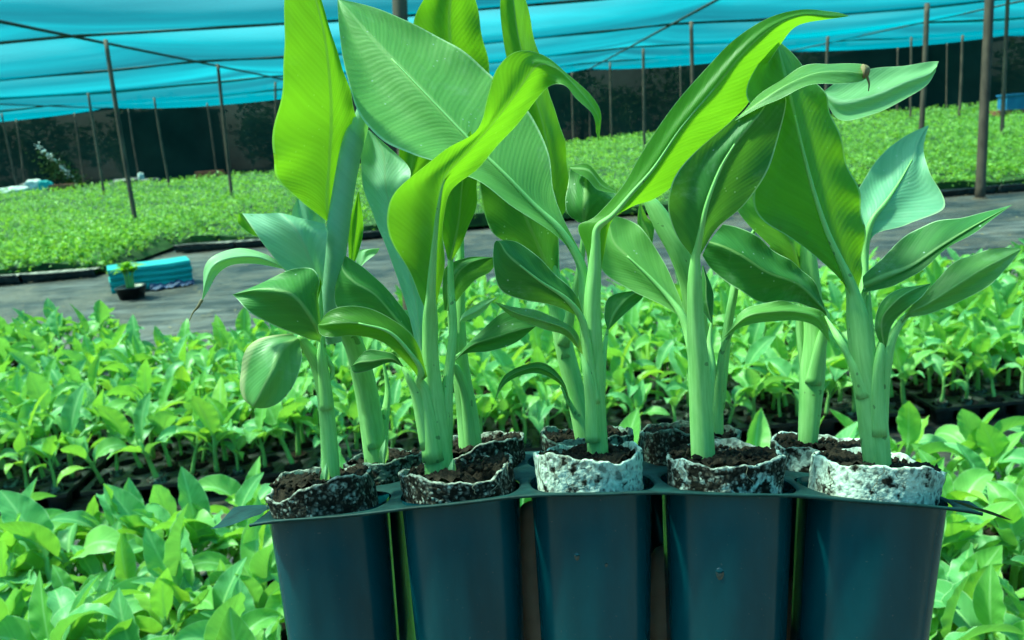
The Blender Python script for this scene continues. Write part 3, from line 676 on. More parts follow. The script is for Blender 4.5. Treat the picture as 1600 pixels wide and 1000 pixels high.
# turquoise foam stack on the path
a = ground(176, 464); b = ground(304, 446); d = b - a; L = np.linalg.norm(d[:2]); ang = math.atan2(d[1], d[0])
fs = empty('foam_stack', (a[0], a[1], 0.02), 'low turquoise stack of folded netting sheets lying on the grey path', 'folded netting', rz=ang)
nl = 4
for k in range(nl):
    mb = MB(); z0 = 0.003 + k * 0.047; z1 = z0 + 0.0465; v = []; o = rng.uniform(-.005, .005, 2)
    nn = 14
    for (yy, z) in ((0, z0), (-0.008, (z0 + z1) / 2), (0, z1), (0.34, z1), (0.35, (z0 + z1) / 2), (0.34, z0), (0, z0)):
        v += [(L * t + o[0], yy + o[1] + 0.006 * math.sin(9 * t + k), z + 0.006 * math.sin(6 * t + 0.4 * k) + 0.006 * k * t * (1 - t)) for t in np.linspace(0, 1, nn)]
    mb.add(v, grid_faces(7, nn) + [(0, nn, 2 * nn, 3 * nn, 4 * nn, 5 * nn), tuple(i * nn + nn - 1 for i in (5, 4, 3, 2, 1, 0))]); mb.build('sheet', M['foam'], fs, False, world=False)
fm = MB(); v = []
for i in range(9):
    for j in range(40):
        t = j / 39; v.append((L * (0.45 + 0.55 * t), -0.02 - 0.02 * i / 2 + 0.012 * math.sin(20 * t + i), 0.005 + 0.045 * (1 - i / 8) ** 0.7 * (0.7 + 0.2 * math.sin(13 * t) + 0.15 * math.sin(31 * t)) + 0.006 * math.sin(53 * t + 2.2 * i)))
fm.add(v, grid_faces(9, 40)); o = fm.build('plastic_film', M['film'])
o.matrix_world = Matrix.Translation((a[0], a[1], 0.022)) @ Matrix.Rotation(ang, 4, 'Z'); tag(o, 'crumpled blue plastic film along the foot of the turquoise stack', 'plastic film')

# ------------------------------------------------------------------ young seedlings in the two near beds
def blade(mb, base, az, L, W, el, droop, fold, twist, bend, sa=4, sc=3, seed=0, ripple=0.002, petiole=0.0):
    """one lance-shaped leaf from its foot: el = start elevation, droop = total downward turn"""
    rg = np.random.default_rng(seed)
    n = 8; p = np.array(base, float); P = []; st = L / (n - 1)
    pts = []
    for i in range(n):
        t = i / (n - 1)
        e = el - droop * t ** 1.4; a = az + bend * t
        d = np.array([math.cos(e) * math.cos(a), math.cos(e) * math.sin(a), math.sin(e)])
        side = np.array([-math.sin(a), math.cos(a), 0]); nrm = np.cross(d, side)
        tw = twist * t; s = side * math.cos(tw) + nrm * math.sin(tw); nn = np.cross(d, s)
        w = W * 0.5 * (max(0.04, t ** 0.72 * (1 - t) ** 0.98 / 0.315))
        if i == n - 1: w = W * 0.015
        f = fold * (1 - 0.5 * t)
        l = p + (s * math.cos(f) + nn * math.sin(f)) * w; r = p + (-s * math.cos(f) + nn * math.sin(f)) * w
        pts.append([l, (l + p) / 2 - nn * w * 0.08, p.copy(), (r + p) / 2 - nn * w * 0.08, r]); p = p + d * st
    patch(mb, pts, sa, sc - 1, ripple=ripple, seed=seed)
VAR = []
for k in range(12):
    rg = np.random.default_rng(100 + k); hs = rg.uniform(0.080, 0.115); az0 = rg.uniform(0, 6.28)
    parts = []
    mb = MB(); tube(mb, [(0, 0, -0.012), (rg.uniform(-.004, .004), 0, hs * 0.5), (rg.uniform(-.006, .006), rg.uniform(-.006, .006), hs), (0, 0, hs + 0.03)], [0.0078, 0.0064, 0.0054, 0.0030], sub=3, sides=8)
    nl = 5 if k % 3 else 4; blades = []
    for j in range(nl):
        az = az0 + j * 2.4 + rg.uniform(-.4, .4); z0 = hs * (0.62 + 0.42 * j / nl)
        top = j == nl - 1
        el = R_(rg.uniform(66, 84)) if top else R_(rg.uniform(36, 66)); L = rg.uniform(0.110, 0.165) * (0.7 if j == 0 else 1); W = L * rg.uniform(0.36, 0.52)
        pet = rg.uniform(0.018, 0.035); d = np.array([math.cos(az) * math.cos(el), math.sin(az) * math.cos(el), math.sin(el)])
        b0 = np.array([0, 0, z0]); b1 = b0 + d * pet
        tube(mb, [b0 - d * 0.004, b0 + d * pet * 0.5 + [0, 0, .002], b1 + d * 0.006], [0.0040, 0.0028, 0.0014], sub=2, sides=6)
        lb = MB(); blade(lb, b1, az, L, W, el, R_(rg.uniform(15, 55) if top else rg.uniform(60, 130)), R_(rg.uniform(8, 46)), R_(rg.uniform(-70, 70)), rg.uniform(-.35, .35), seed=k * 10 + j, ripple=0.0022)
        blades.append(lb.mesh('seedling_leaf'))
    for q, b in enumerate(blades): b.materials.append(M['seed_b'] if (k * 7 + q * 3) % 5 < 2 else M['seed_c'] if (k * 5 + q * 2) % 7 == 0 else M['seed_a'])
    pm = MB()
    revolve(pm, [(0.024, -0.03), (0.0255, -0.004), (0.0255, 0.004), (0.0225, 0.005), (0.021, -0.006), (0.010, -0.004), (0.0005, -0.002)], sides=16, wob=lambda th, r, z: (0.0012 * math.sin(5 * th + k), 0.0025 * math.sin(3 * th + 2 * k) if z > 0 else 0))
    sm = mb.mesh('seedling_stem'); sm.materials.append(M['seedstem'])
    pl = pm.mesh('seedling_plug'); pl.materials.append(M['soil'] if k % 3 else M['plug_old'])
    VAR.append((sm, pl, blades))
def mesh_arrays(me):
    n = len(me.vertices); v = np.empty(n * 3, np.float32); me.vertices.foreach_get('co', v)
    nl = len(me.loops); li = np.empty(nl, np.int32); me.loops.foreach_get('vertex_index', li)
    uv = np.empty(nl * 2, np.float32); me.uv_layers[0].data.foreach_get('uv', uv)
    npoly = len(me.polygons); ls = np.empty(npoly, np.int32); me.polygons.foreach_get('loop_start', ls)
    return v.reshape(-1, 3), li, uv, ls
def joined(name, items, mat):
    """items: (mesh, 4x4) -> one mesh object"""
    cache = {}; vs, ls_, uvs, st = [], [], [], []; ov = ol = 0
    for me, X in items:
        if me.name not in cache: cache[me.name] = mesh_arrays(me)
        v, li, uv, ls = cache[me.name]
        vs.append(v @ X[:3, :3].T + X[:3, 3]); ls_.append(li + ov); uvs.append(uv); st.append(ls + ol); ov += len(v); ol += len(li)
    v = np.concatenate(vs).astype(np.float32); li = np.concatenate(ls_); uv = np.concatenate(uvs); st = np.concatenate(st)
    me = bpy.data.meshes.new(name); me.vertices.add(len(v)); me.vertices.foreach_set('co', v.ravel())
    me.loops.add(len(li)); me.loops.foreach_set('vertex_index', li); me.polygons.add(len(st)); me.polygons.foreach_set('loop_start', st)
    me.update(calc_edges=True); me.polygons.foreach_set('use_smooth', [True] * len(me.polygons))
    me.uv_layers.new(name='UVMap').data.foreach_set('uv', uv); return link(name, me, mat)
PZ = 0.095                                   # height of the soil plugs above the path
STEP = 0.092
def xform(x, y, z, rz, s, tilt=(0, 0)):
    m = Matrix.Translation((x, y, z)) @ Matrix.Rotation(tilt[0], 4, 'X') @ Matrix.Rotation(tilt[1], 4, 'Y') @ Matrix.Rotation(rz, 4, 'Z') @ Matrix.Scale(s, 4); return m
spots = []                                    # (bed, row, x, y)
A2 = ground(0, 770, PZ); B2 = ground(1600, 615, PZ)
sl = (B2[1] - A2[1]) / (B2[0] - A2[0])
def front2(x): return A2[1] + sl * (x - A2[0])
sl1 = sl
def back1(x):
    a, b = ground(180, 898, PZ), ground(1530, 782, PZ); return a[1] + (b[1] - a[1]) / (b[0] - a[0]) * (x - a[0])
for r in range(23):
    for i in range(-42, 56):
        x = i * STEP + (0.04 if (i // 5) % 2 else 0); y = front2(x) + r * STEP + (r // 2) * 0.006
        if x > 0.4 and r >= 17: continue
        if r >= 19 and math.sin(x * 2.3 + 1.0) < 0.0 and x > -1.1: continue
        if x < -1.15 and r >= 15 and not (-2.85 < x < -2.1 and 17 < r < 22): continue
        spots.append(('second', r, x, y))
for r in range(13):
    for i in range(-28, 32):
        x = i * STEP * 0.85; y = back1(x) - r * STEP * 0.85
        spots.append(('nearest', r, x, y))
cand = []
for (bed_, r, x, y) in spots:
    dx, dy = rng.uniform(-.010, .010, 2)
    if rng.random() < 0.07: continue
    b = proj((x, y, PZ)); t = proj((x, y, PZ + 0.16))
    if b[2] <= 0.4: continue
    if not (-220 < t[0] < 1820 and t[1] < 1120 and b[1] > 100): continue
    hidden = 455 < b[0] < 1445 and 455 < t[0] < 1445 and t[1] > 745
    cand.append((b[2], bed_, r, x + dx, y + dy, b, t, hidden))
cand.sort(key=lambda c: c[0])
near1 = [c for c in cand if c[1] == 'nearest']; near2 = [c for c in cand if c[1] == 'second']
def on(c): return -10 < c[6][0] < 1610 and -10 < c[6][1] < 1010
pick = [c for c in near1 + near2 if on(c) and not c[7]]
pick = sorted(pick, key=lambda c: c[0])[:296]
ids = set(map(id, pick))
ORD = ['front', 'second', 'third', 'fourth', 'fifth', 'sixth', 'seventh', 'eighth', 'ninth', 'tenth', 'eleventh', 'twelfth', 'thirteenth']
def where(px): return 'left of the held tray' if px < 440 else 'right of the held tray' if px > 1400 else 'behind the held tray'
def seedling_things():
    for n, c in enumerate(pick):
        d, bed_, r, x, y, b, t, hid = c; k = int(rng.integers(0, 12)); s = rng.uniform(0.74, 1.26) * (0.94 if bed_ == 'nearest' else 0.93)
        row = ORD[r]
        label = f'light green seedling, {row} row of the {bed_} bed, {where(b[0])}'
        e = bpy.data.objects.new('young_seedling', None); COL.objects.link(e); e.empty_display_size = .02
        e.matrix_world = xform(x, y, PZ, rng.uniform(0, 6.28), s, rng.normal(0, 0.15, 2))
        tag(e, label, 'seedling', f'seedlings in the {bed_} bed')
        sm, pl, bl = VAR[k]
        for nm, me in [('stem', sm), ('plug', pl)] + [('leaf', q) for q in bl]:
            o = bpy.data.objects.new(nm, me); COL.objects.link(o); o.parent = e
seedling_things()
rest = {'leafA': [], 'leafB': [], 'leafC': [], 'stem': [], 'plug': []}
for c in cand:
    if id(c) in ids: continue
    d, bed_, r, x, y, b, t, hid = c; k = int(rng.integers(0, 12))
    X = np.array(xform(x, y, PZ, rng.uniform(0, 6.28), rng.uniform(0.78, 1.22) * (0.94 if bed_ == 'nearest' else 0.93), rng.normal(0, 0.15, 2)))
    sm, pl, bl = VAR[k]
    for q in bl: rest['leafA' if q.materials[0] == M['seed_a'] else 'leafB' if q.materials[0] == M['seed_b'] else 'leafC'].append((q, X))
    rest['stem'].append((sm, X)); rest['plug'].append((pl, X))
st_ = joined('seedling_crowd', rest['leafA'], M['seed_a']); tag(st_, 'crowd of light green seedlings filling the rest of the beds up to the grey path', 'seedlings', kind='stuff')
for nm, it, mt in (('blue_green_leaves', rest['leafB'], M['seed_b']), ('yellowish_leaves', rest['leafC'], M['seed_c']), ('stems', rest['stem'], M['seedstem']), ('plugs', rest['plug'], M['soil'])):
    o = joined(nm, it, mt); o.parent = st_; o['kind'] = 'stuff'
print('SEEDLINGS', len(cand), len(near1), len(near2), len(pick), 'front2', A2, B2, sl)
# the black trays that carry them: 5 x 2 cells each
def tray_meshes():
    dk = MB(); cells = []
    for j in range(2):
        for i in range(5):
            cx, cy = (i - 2) * STEP, j * STEP
            n = 24; v = []
            for ring in range(2):
                for k in range(n + 1):
                    th = 2 * math.pi * k / n
                    if ring == 0: rr = 0.031; v.append((cx + rr * math.cos(th), cy + rr * math.sin(th), -0.004))
                    else:
                        q = STEP * 0.5 / max(abs(math.cos(th)), abs(math.sin(th))); v.append((cx + q * math.cos(th), cy + q * math.sin(th), 0))
            dk.add(v, grid_faces(2, n + 1))
    x0, x1, y0, y1 = -2.5 * STEP, 2.5 * STEP, -0.5 * STEP, 1.5 * STEP
    ring = [(x0, y0), (x1, y0), (x1, y1), (x0, y1), (x0, y0)]
    dk.add([(x, y, 0) for x, y in ring] + [(x, y, -0.012) for x, y in ring], grid_faces(2, 5))
    cb = MB(); revolve(cb, [(0.031, -0.004), (0.030, -0.03), (0.025, -0.085), (0.0005, -0.086)], sides=16, shape=sqr(5))
    return dk.mesh('tray_deck', False), cb.mesh('tray_cell')
TD, TC = tray_meshes(); TD.materials.append(M['traypl']); TC.materials.append(M['traypl'])
def tray_at(x, y, label, full, rz, group):
    e = empty('seedling_tray', (x, y, PZ - 0.006), label, 'tray', group, rz)
    o = bpy.data.objects.new('deck', TD); COL.objects.link(o); o.parent = e
    for j in range(2 if full else 1):
        for i in range(5):
            o = bpy.data.objects.new('cell', TC); COL.objects.link(o); o.parent = e; o.location = ((i - 2) * STEP, j * STEP, 0)
rz = math.atan(sl)
for q in range(-9, 12):
    x = q * 5 * STEP + (2 * STEP) + (0.04 if q % 2 else 0)
    for rr in range(0, 3):
        y = front2(x) + rr * 2 * (STEP + .003)
        b = proj((x, y, PZ))
        if -150 < b[0] < 1750: tray_at(x, y, f'black plug tray, {["front", "second", "third"][rr]} row of the second bed, {where(b[0])}', rr == 0, rz, 'trays of the second bed')
for q in range(-5, 6):
    x = q * 5 * STEP + (2 * STEP)
    for rr in range(0, 4):
        y = back1(x) - (rr * 2 + 1) * STEP
        b = proj((x, y, PZ))
        if -150 < b[0] < 1750 and not (560 < b[0] < 1340 and rr > 0): tray_at(x, y, f'black plug tray, {["back", "second", "third", "fourth"][rr]} row of the nearest bed, {where(b[0])}', False, rz, 'trays of the nearest bed')

# lone potted seedling in front of the turquoise stack
p = ground(208, 470); r = root('potted_seedling', (p[0], p[1], 0.02), 'single bushy seedling in a small black pot before the turquoise stack', 'potted plant')
mb = MB(); revolve(mb, [(0.0005, 0.002), (0.075, 0.002), (0.095, 0.09), (0.102, 0.09), (0.102, 0.1), (0.09, 0.1), (0.088, 0.085), (0.0005, 0.09)], (p[0], p[1], 0.015), 20, sqr(5)); mb.build('pot', M['traypl'], r)
mb = MB(); rg = np.random.default_rng(8); lv = []
for k in range(3):
    tube(mb, [(p[0] + .02 * (k - 1), p[1], 0.1), (p[0] + .025 * (k - 1), p[1], 0.19), (p[0] + .05 * (k - 1), p[1], 0.26)], [.013, .011, .005], sides=7)
mb.build('stem', M['seedstem'], r)
for k in range(16):
    lb = MB(); blade(lb, (p[0] + rg.uniform(-.05, .05), p[1] + rg.uniform(-.03, .03), 0.20 + rg.uniform(0, .06)), k * 2.4 + rg.uniform(-.3, .3), rg.uniform(.10, .17), .065, R_(rg.uniform(15, 65)), R_(rg.uniform(30, 80)), .4, .3, .2, seed=k); lb.build('leaf', M['bright' if k % 3 else 'seed_a'], r)

# ------------------------------------------------------------------ the held tray
RIGHT = CMn[:3, 0]; UP = CMn[:3, 1]; FWD = -CMn[:3, 2]
US = [-0.45, 0, 1, 2, 3, 4, 5, 5.38]
UX = np.array([338, 424, 621, 821, 1027, 1243, 1471, 1558.])
UY = np.array([836, 818, 797, 774, 769, 776, 799, 823.])
UD = np.array([.432, .426, .415, .405, .397, .391, .387, .389])
ROW = 0.033
def hsp(u, A):
    A = np.asarray(A); i = int(np.clip(np.searchsorted(US, u) - 1, 0, len(US) - 2))
    t = (u - US[i]) / (US[i + 1] - US[i]); E = np.concatenate([[2 * A[0] - A[1]], A, [2 * A[-1] - A[-2]]])
    p0, p1, p2, p3 = E[i], E[i + 1], E[i + 2], E[i + 3]
    if i in (0, len(US) - 2): return p1 + (p2 - p1) * t
    return 0.5 * (2 * p1 + (p2 - p0) * t + (2 * p0 - 5 * p1 + 4 * p2 - p3) * t * t + (3 * p1 - p0 - 3 * p2 + p3) * t ** 3)
def tcam(u, v):
    """camera-space point on the deck at column u, v metres behind the front edge"""
    d = hsp(u, UD); X = (hsp(u, UX) - 800) / F * (d + ROW); Y = -(hsp(u, UY) - 500) / F * d
    return np.array([X, Y, d + v])
def c2w(c): return CMn[:3, 3] + RIGHT * c[0] + UP * c[1] + FWD * c[2]
def tray_frame(u, v, tl=1.0):
    a = tcam(u - 0.2, v); b = tcam(u + 0.2, v); t = b - a; t[2] *= 0.4; t[1] *= tl; t /= np.linalg.norm(t)
    ex = RIGHT * t[0] + UP * t[1] + FWD * t[2]; ez = UP - ex * np.dot(UP, ex); ez /= np.linalg.norm(ez); ey = np.cross(ez, ex)
    return c2w(tcam(u, v)), ex, ey, ez
tr0 = c2w(tcam(2.5, .06) - np.array([0, 0.11, 0]))
tray = root('seedling_tray', tr0, 'black ten-cell tray held up in the foreground with tall broad-leaved seedlings', 'tray')
deck = MB()
cellw = [np.linalg.norm(tcam(i + 1, 0)[:2] - tcam(i, 0)[:2]) for i in range(5)]
CR_ = [0.0305, 0.0305, 0.0305, 0.0312, 0.0328]
TILT = [0.9, 0.45, 0.6, 0.3, 1.1]
def dpt(u, v, w=0.0):
    p, ex, ey, ez = tray_frame(u, v); return p + ez * w
VC = [ROW, ROW + 0.067]
for j in range(2):
    for i in range(5):
        n = 48; v = []; S = sqr(2.5)
        for ring in range(4):
            for k in range(n + 1):
                th = 2 * math.pi * k / n; c, s = math.cos(th), math.sin(th)
                ri = CR_[i] * 1.03 * S(th); q = 0.5 / max(abs(c), abs(s)); iu, iv = ri * c / cellw[i], ri * s
                ou, ov = q * c, q * s * 0.067
                t = ring / 3; v.append(dpt(i + 0.5 + iu + (ou - iu) * t, VC[j] + iv + (ov - iv) * t, -0.0012 if ring == 0 else 0.0))
        deck.add(v, grid_faces(4, n + 1))
for (u0, u1) in ((-0.45, 0.0), (5.0, 5.24)):
    v = [dpt(u, vv, 0.0015 * math.sin(vv * 90 + u * 9)) for vv in np.linspace(0.014 if u0 < 0 else 0.002, 0.055 if u0 < 0 else 0.04, 14) for u in np.linspace(u0 + (0.04 if u0 < 0 else 0), u1, 8)]
    deck.add(v, grid_faces(14, 8))
lipu = np.linspace(-0.02, 5.02, 120)
v = []
for w, vv in ((0.0, -0.0004), (0.0004, -0.0012), (-0.0002, -0.0018), (-0.0012, -0.0017), (-0.0014, -0.0008)): v += [dpt(u, vv, w + 0.0003 * math.sin(u * 7)) for u in lipu]
deck.add(v, grid_faces(5, len(lipu))); deck.build('deck', M['deck'], tray)
def cell_part(i, j):
    p, ex, ey, ez = tray_frame(i + 0.5 - (0.025 if i == 4 else 0), VC[j], TILT[i]); mb = MB(); n = 64; v = []; S = sqr(2.5); R0 = CR_[i]
    prof = [(1.0, -0.0012), (0.985, -0.004), (0.965, -0.02), (0.93, -0.05), (0.89, -0.085), (0.855, -0.110), (0.80, -0.114), (0.3, -0.115)]
    for (q, w) in prof:
        for k in range(n + 1):
            th = 2 * math.pi * k / n
            fl = 1 + 0.008 * math.cos(10 * th + 0.4 + i) * min(1, -w * 60) + 0.006 * math.sin(3 * th + i * 2 + j) * min(1, -w * 20)
            r = R0 * 1.03 * S(th) * q * fl; v.append(p + ex * (r * math.cos(th)) + ey * (r * math.sin(th)) + ez * w)
    mb.add(v, grid_faces(len(prof), n + 1)); mb.build('cell', M['pot'], tray)
for j in range(2):
    for i in range(5): cell_part(i, j)
# soil plugs wrapped in white paper, standing in the cells
def plug(parent, i, j, R, h, du=0.0, dv=0.0, lean=(0, 0), seed=0, mat='plug'):
    p, ex, ey, ez = tray_frame(i + 0.5 + du, VC[j] + dv); rg = np.random.default_rng(seed); ph = rg.uniform(0, 6.28, 9)
    ez = ez + ex * lean[0] + ey * lean[1]; ez /= np.linalg.norm(ez)
    dip = 0.34 if mat in ('plug_grit', 'plug_mix') else 0.0
    def top(th): return h * (1 - dip * max(0.0, math.cos(th + 1.5708 + 0.9 * math.sin(seed * 2.1))) ** 1.5 + 0.10 * math.sin(2 * th + ph[0]) + 0.08 * math.sin(3 * th + ph[1]) + 0.05 * math.sin(7 * th + ph[2])) + 0.0004 * math.sin(17 * th + ph[3]) + 0.0002 * math.sin(41 * th + ph[4])
    def rad(th, w): return R * (1 + 0.035 * math.sin(3 * th + ph[5] + 40 * w) + 0.02 * math.sin(6 * th + ph[6]) + 0.012 * math.sin(15 * th + 300 * w + ph[7])) 
    mb = MB(); n = 120; v = []; m = 22
    for a in range(m):
        t = a / (m - 1)
        for k in range(n + 1):
            th = 2 * math.pi * k / n; w = -0.004 + (top(th) + 0.004) * t
            g_ = 0.0003 * math.sin(th * 61 + w * 2600 + ph[0]) * math.sin(th * 37 - w * 3900)
            r = min(rad(th, w), CR_[i] * 0.97 if t < 0.25 else 9) * (1 + 0.03 * t * t) + g_; v.append(p + ex * (r * math.cos(th)) + ey * (r * math.sin(th)) + ez * w)
    for (f, dz) in ((0.985, 0.0004), (0.965, -0.0002), (0.95, -0.006)):
        for k in range(n + 1):
            th = 2 * math.pi * k / n; r = rad(th, 0.01) * f; v.append(p + ex * (r * math.cos(th)) + ey * (r * math.sin(th)) + ez * (top(th) + dz))
    mb.add(v, grid_faces(m + 3, n + 1), [(k / n, min(1.0, a / (m - 1))) for a in range(m + 3) for k in range(n + 1)]); po = mb.build('plug', M[mat], parent)
    sb = MB(); v = []; ns = 26; hh = h * 0.84
    for a in range(ns):
        q = a / (ns - 1)
        for k in range(73):
            th = 2 * math.pi * k / 72; r = R * 0.965 * q
            z = min(hh, top(th) - 0.0008 + (1 - q) * h * 0.5) + 0.0016 * math.sin(900 * r * math.cos(th) + ph[1]) * math.sin(700 * r * math.sin(th) + ph[2]) * q + 0.0012 * math.sin(2300 * r * math.cos(th)) * math.sin(1900 * r * math.sin(th)) + 0.003 * math.sin(3 * th + ph[3]) * q
            v.append(p + ex * (r * math.cos(th)) + ey * (r * math.sin(th)) + ez * z)
    # fine pale roots straying over the wrap
    for q in range(3 if j == 0 else 0):
        rb = MB()
        th = rg.uniform(3.4, 6.0); pts = []
        for e in range(6):
            th += rg.uniform(-.10, .10); w = 0.001 + (top(th) - 0.001) * (1 - e / 5.5) + 0.0003; r = rad(th, w) * 1.035 + 0.0004
            pts.append(p + ex * (r * math.cos(th)) + ey * (r * math.sin(th)) + ez * w)
        tube(rb, pts, [0.00017] * 6, sub=2, sides=5)
        rb.build('root', M['rootm'], po)
    # crumbs of peat on the surface
    sb.add(v, grid_faces(ns, 73))
    for q in range(90):
        th = rg.uniform(0, 6.28); rr = R * math.sqrt(rg.uniform(0, 0.95)); s = rg.uniform(0.0008, 0.0024); c = p + ex * rr * math.cos(th) + ey * rr * math.sin(th) + ez * (hh + s * 0.5)
        o = rg.normal(size=(6, 3)) * 0.2; pts = [np.array(x) for x in ((1, 0, 0), (-1, 0, 0), (0, 1, 0), (0, -1, 0), (0, 0, 1), (0, 0, -1))]
        sb.add([c + (x + y) * s for x, y in zip(pts, o)], [(0, 2, 4), (2, 1, 4), (1, 3, 4), (3, 0, 4), (2, 0, 5), (1, 2, 5), (3, 1, 5), (0, 3, 5)])
    sb.build('soil', M['soil'], po)

# ------------------------------------------------------------------ the tall seedlings in the held tray
def W3(t, dz=0.0): return pix(t[0], t[1], t[2] / 100.0 + dz)
def big_leaf(parent, data, mat, seed=0, us=None, ripple=0.0011, sa=9, sc=9, name='leaf', cup=0.06, tilt=0.0):
    ctrl = []
    for st in data:
        P = [np.array(W3(q, 0.01 * tilt * (k / (len(st) - 1) - 0.5) * 2)) for k, q in enumerate(st)]
        if len(P) == 3:
            l, m, r = P
            w = np.linalg.norm(l - r)
            n = np.cross(r - l, UP * 1.0); 
            back = FWD * (w * cup)
            P = [l, (l + m) / 2 + back, m, (r + m) / 2 + back, r]
        ctrl.append(P)
    mb = MB(); patch(mb, ctrl, sa, sc if len(data[0]) > 3 else sc - 3, us=us, ripple=ripple, seed=seed)
    return mb.build(name, mat, parent)
def stem(parent, tubes, seed=0, mat=None, name='stem'):
    mb = MB()
    for k, t in enumerate(tubes):
        ribbed = t[-1] == 'rib'; t = t[:-1] if ribbed else t       # a rib runs on up the blade as its raised midrib
        pts = [W3(q, 0.004 if q[3] <= 10 and not ribbed and len(t) > 2 and q is not t[0] and mat is None else 0) for q in t]; rad = [(q[3] if ribbed or q is not t[-1] else min(q[3], 3)) * 0.5 / F * q[2] / 100 for q in t]
        tube(mb, pts, rad, sub=6, sides=20, ref=(0, 1, 0.1), wob=0.035, seed=seed + k)
    return mb.build(name, mat or M['stem'], parent)
GR = 'tall seedlings in the held tray'
def plant(i, j, label, ):
    p, ex, ey, ez = tray_frame(i + 0.5, VC[j])
    return root('banana_seedling', p, label, 'seedling', GR)
exec_leaves = True
P1 = plant(0, 0, 'front held seedling at far left with drooping, folded lower leaves')
P2 = plant(1, 0, 'front held seedling whose lit yellow leaf twists over to a hanging tip')
P3 = plant(2, 0, 'middle front held seedling with a broad mint leaf and one curling right')
P4 = plant(3, 0, 'front held seedling with a dark oval leaf folded over at its top')
P5 = plant(4, 0, 'front held seedling at far right with leaves fanning out rightward')
B1 = plant(0, 1, 'held seedling behind, with the tallest lit leaf and a rolled bluish leaf')
B2p = plant(1, 1, 'held seedling behind, its lit leaf rising above the broad mint leaf')
B3 = plant(2, 1, 'held seedling behind, its upright leaf rising past the twisted yellow leaf')
B4 = plant(3, 1, 'held seedling behind, second from right, with a pale bent stem')
B5 = plant(4, 1, 'held seedling behind at far right, with a dark glossy drooping leaf')
for q, (pr, i, j, R, h, du, dv, ln, sd, mt) in enumerate([
    (P1, 0, 0, .0275, 0.0155, -.02, -.002, (-.10, 0), 1, 'plug_grit'), (P2, 1, 0, .0290, 0.0125, .0, -.001, (0, 0), 2, 'plug_grit'), (P3, 2, 0, .0268, 0.0150, -.02, -.002, (0, 0), 3, 'plug'),
    (P4, 3, 0, .0285, 0.0150, -.03, -.001, (.05, 0), 4, 'plug_mix'), (P5, 4, 0, .0300, 0.0145, -.02, 0, (.10, 0), 5, 'plug'),
    (B1, 0, 1, .0255, 0.0120, .30, 0, (0, 0), 6, 'plug_old'), (B2p, 1, 1, .0270, 0.0150, .12, 0, (0, 0), 7, 'plug_grit'), (B3, 2, 1, .0265, 0.0150, .06, 0, (0, 0), 8, 'plug_old'),
    (B4, 3, 1, .0290, 0.0165, -.05, 0, (0, 0), 9, 'plug_old'), (B5, 4, 1, .0290, 0.0145, -.02, 0, (.06, 0), 10, 'plug_mix')]):
    plug(pr, i, j, R, h, du, dv, ln, sd, mt)

# --- stems (pixel x, pixel y, distance in cm, width in pixels)
stem(P1, [[(519, 775, 45.2, 26), (517, 735, 45.2, 28), (512, 660, 45.2, 25), (505, 600, 45.2, 24), (492, 560, 45, 22), (472, 532, 44.4, 15), (466, 524, 44, 8)],
          [(510, 640, 44.8, 20), (506, 590, 44.7, 18), (502, 555, 44.4, 14), (501, 525, 44, 8)],
          [(512, 655, 45.6, 18), (504, 580, 45.6, 16), (500, 500, 45.6, 12), (501, 446, 45.2, 7)],
          [(507, 600, 45.8, 14), (500, 520, 46, 12), (480, 450, 46, 9), (450, 422, 45.8, 7), (440, 416, 45.6, 4)],
          [(508, 600, 44.9, 9), (520, 580, 44.6, 8), (505, 550, 44.3, 8), (498, 530, 43.9, 5)]], 1)
stem(P2, [[(686, 778, 44.3, 40), (685, 735, 44.3, 44), (683, 690, 44.3, 42), (676, 620, 44.2, 35), (672, 560, 43.9, 26), (672, 500, 43.4, 24), (673, 465, 42.8, 16), (675, 430, 42.35, 13), (679, 380, 41.85, 9), (684, 330, 41.36, 6), (692, 288, 40.95, 3), (702, 268, 40.85, 1), 'rib'],
          [(690, 700, 44.6, 34), (699, 600, 44.6, 18), (706, 540, 44.9, 14), (708, 500, 45.3, 12), (704, 404, 45.6, 9), (720, 300, 44.6, 5)],
          [(678, 720, 43.9, 36), (664, 620, 43.7, 22), (655, 595, 43.3, 15), (658, 580, 42.7, 10), (648, 561, 42.27, 7), (610, 520, 41.77, 5), (560, 505, 41.47, 2.5), 'rib'],
          [(668, 700, 43.8, 22), (652, 620, 43.6, 18), (640, 590, 43.4, 14), (626, 570, 43.1, 8)],
          [(681, 680, 44.6, 26), (666, 600, 44.8, 18), (660, 560, 44.7, 14), (652, 500, 45, 7)],
          [(684, 690, 44.9, 20), (672, 610, 45.1, 14), (662, 545, 45.1, 10), (640, 510, 45, 5)]], 2)
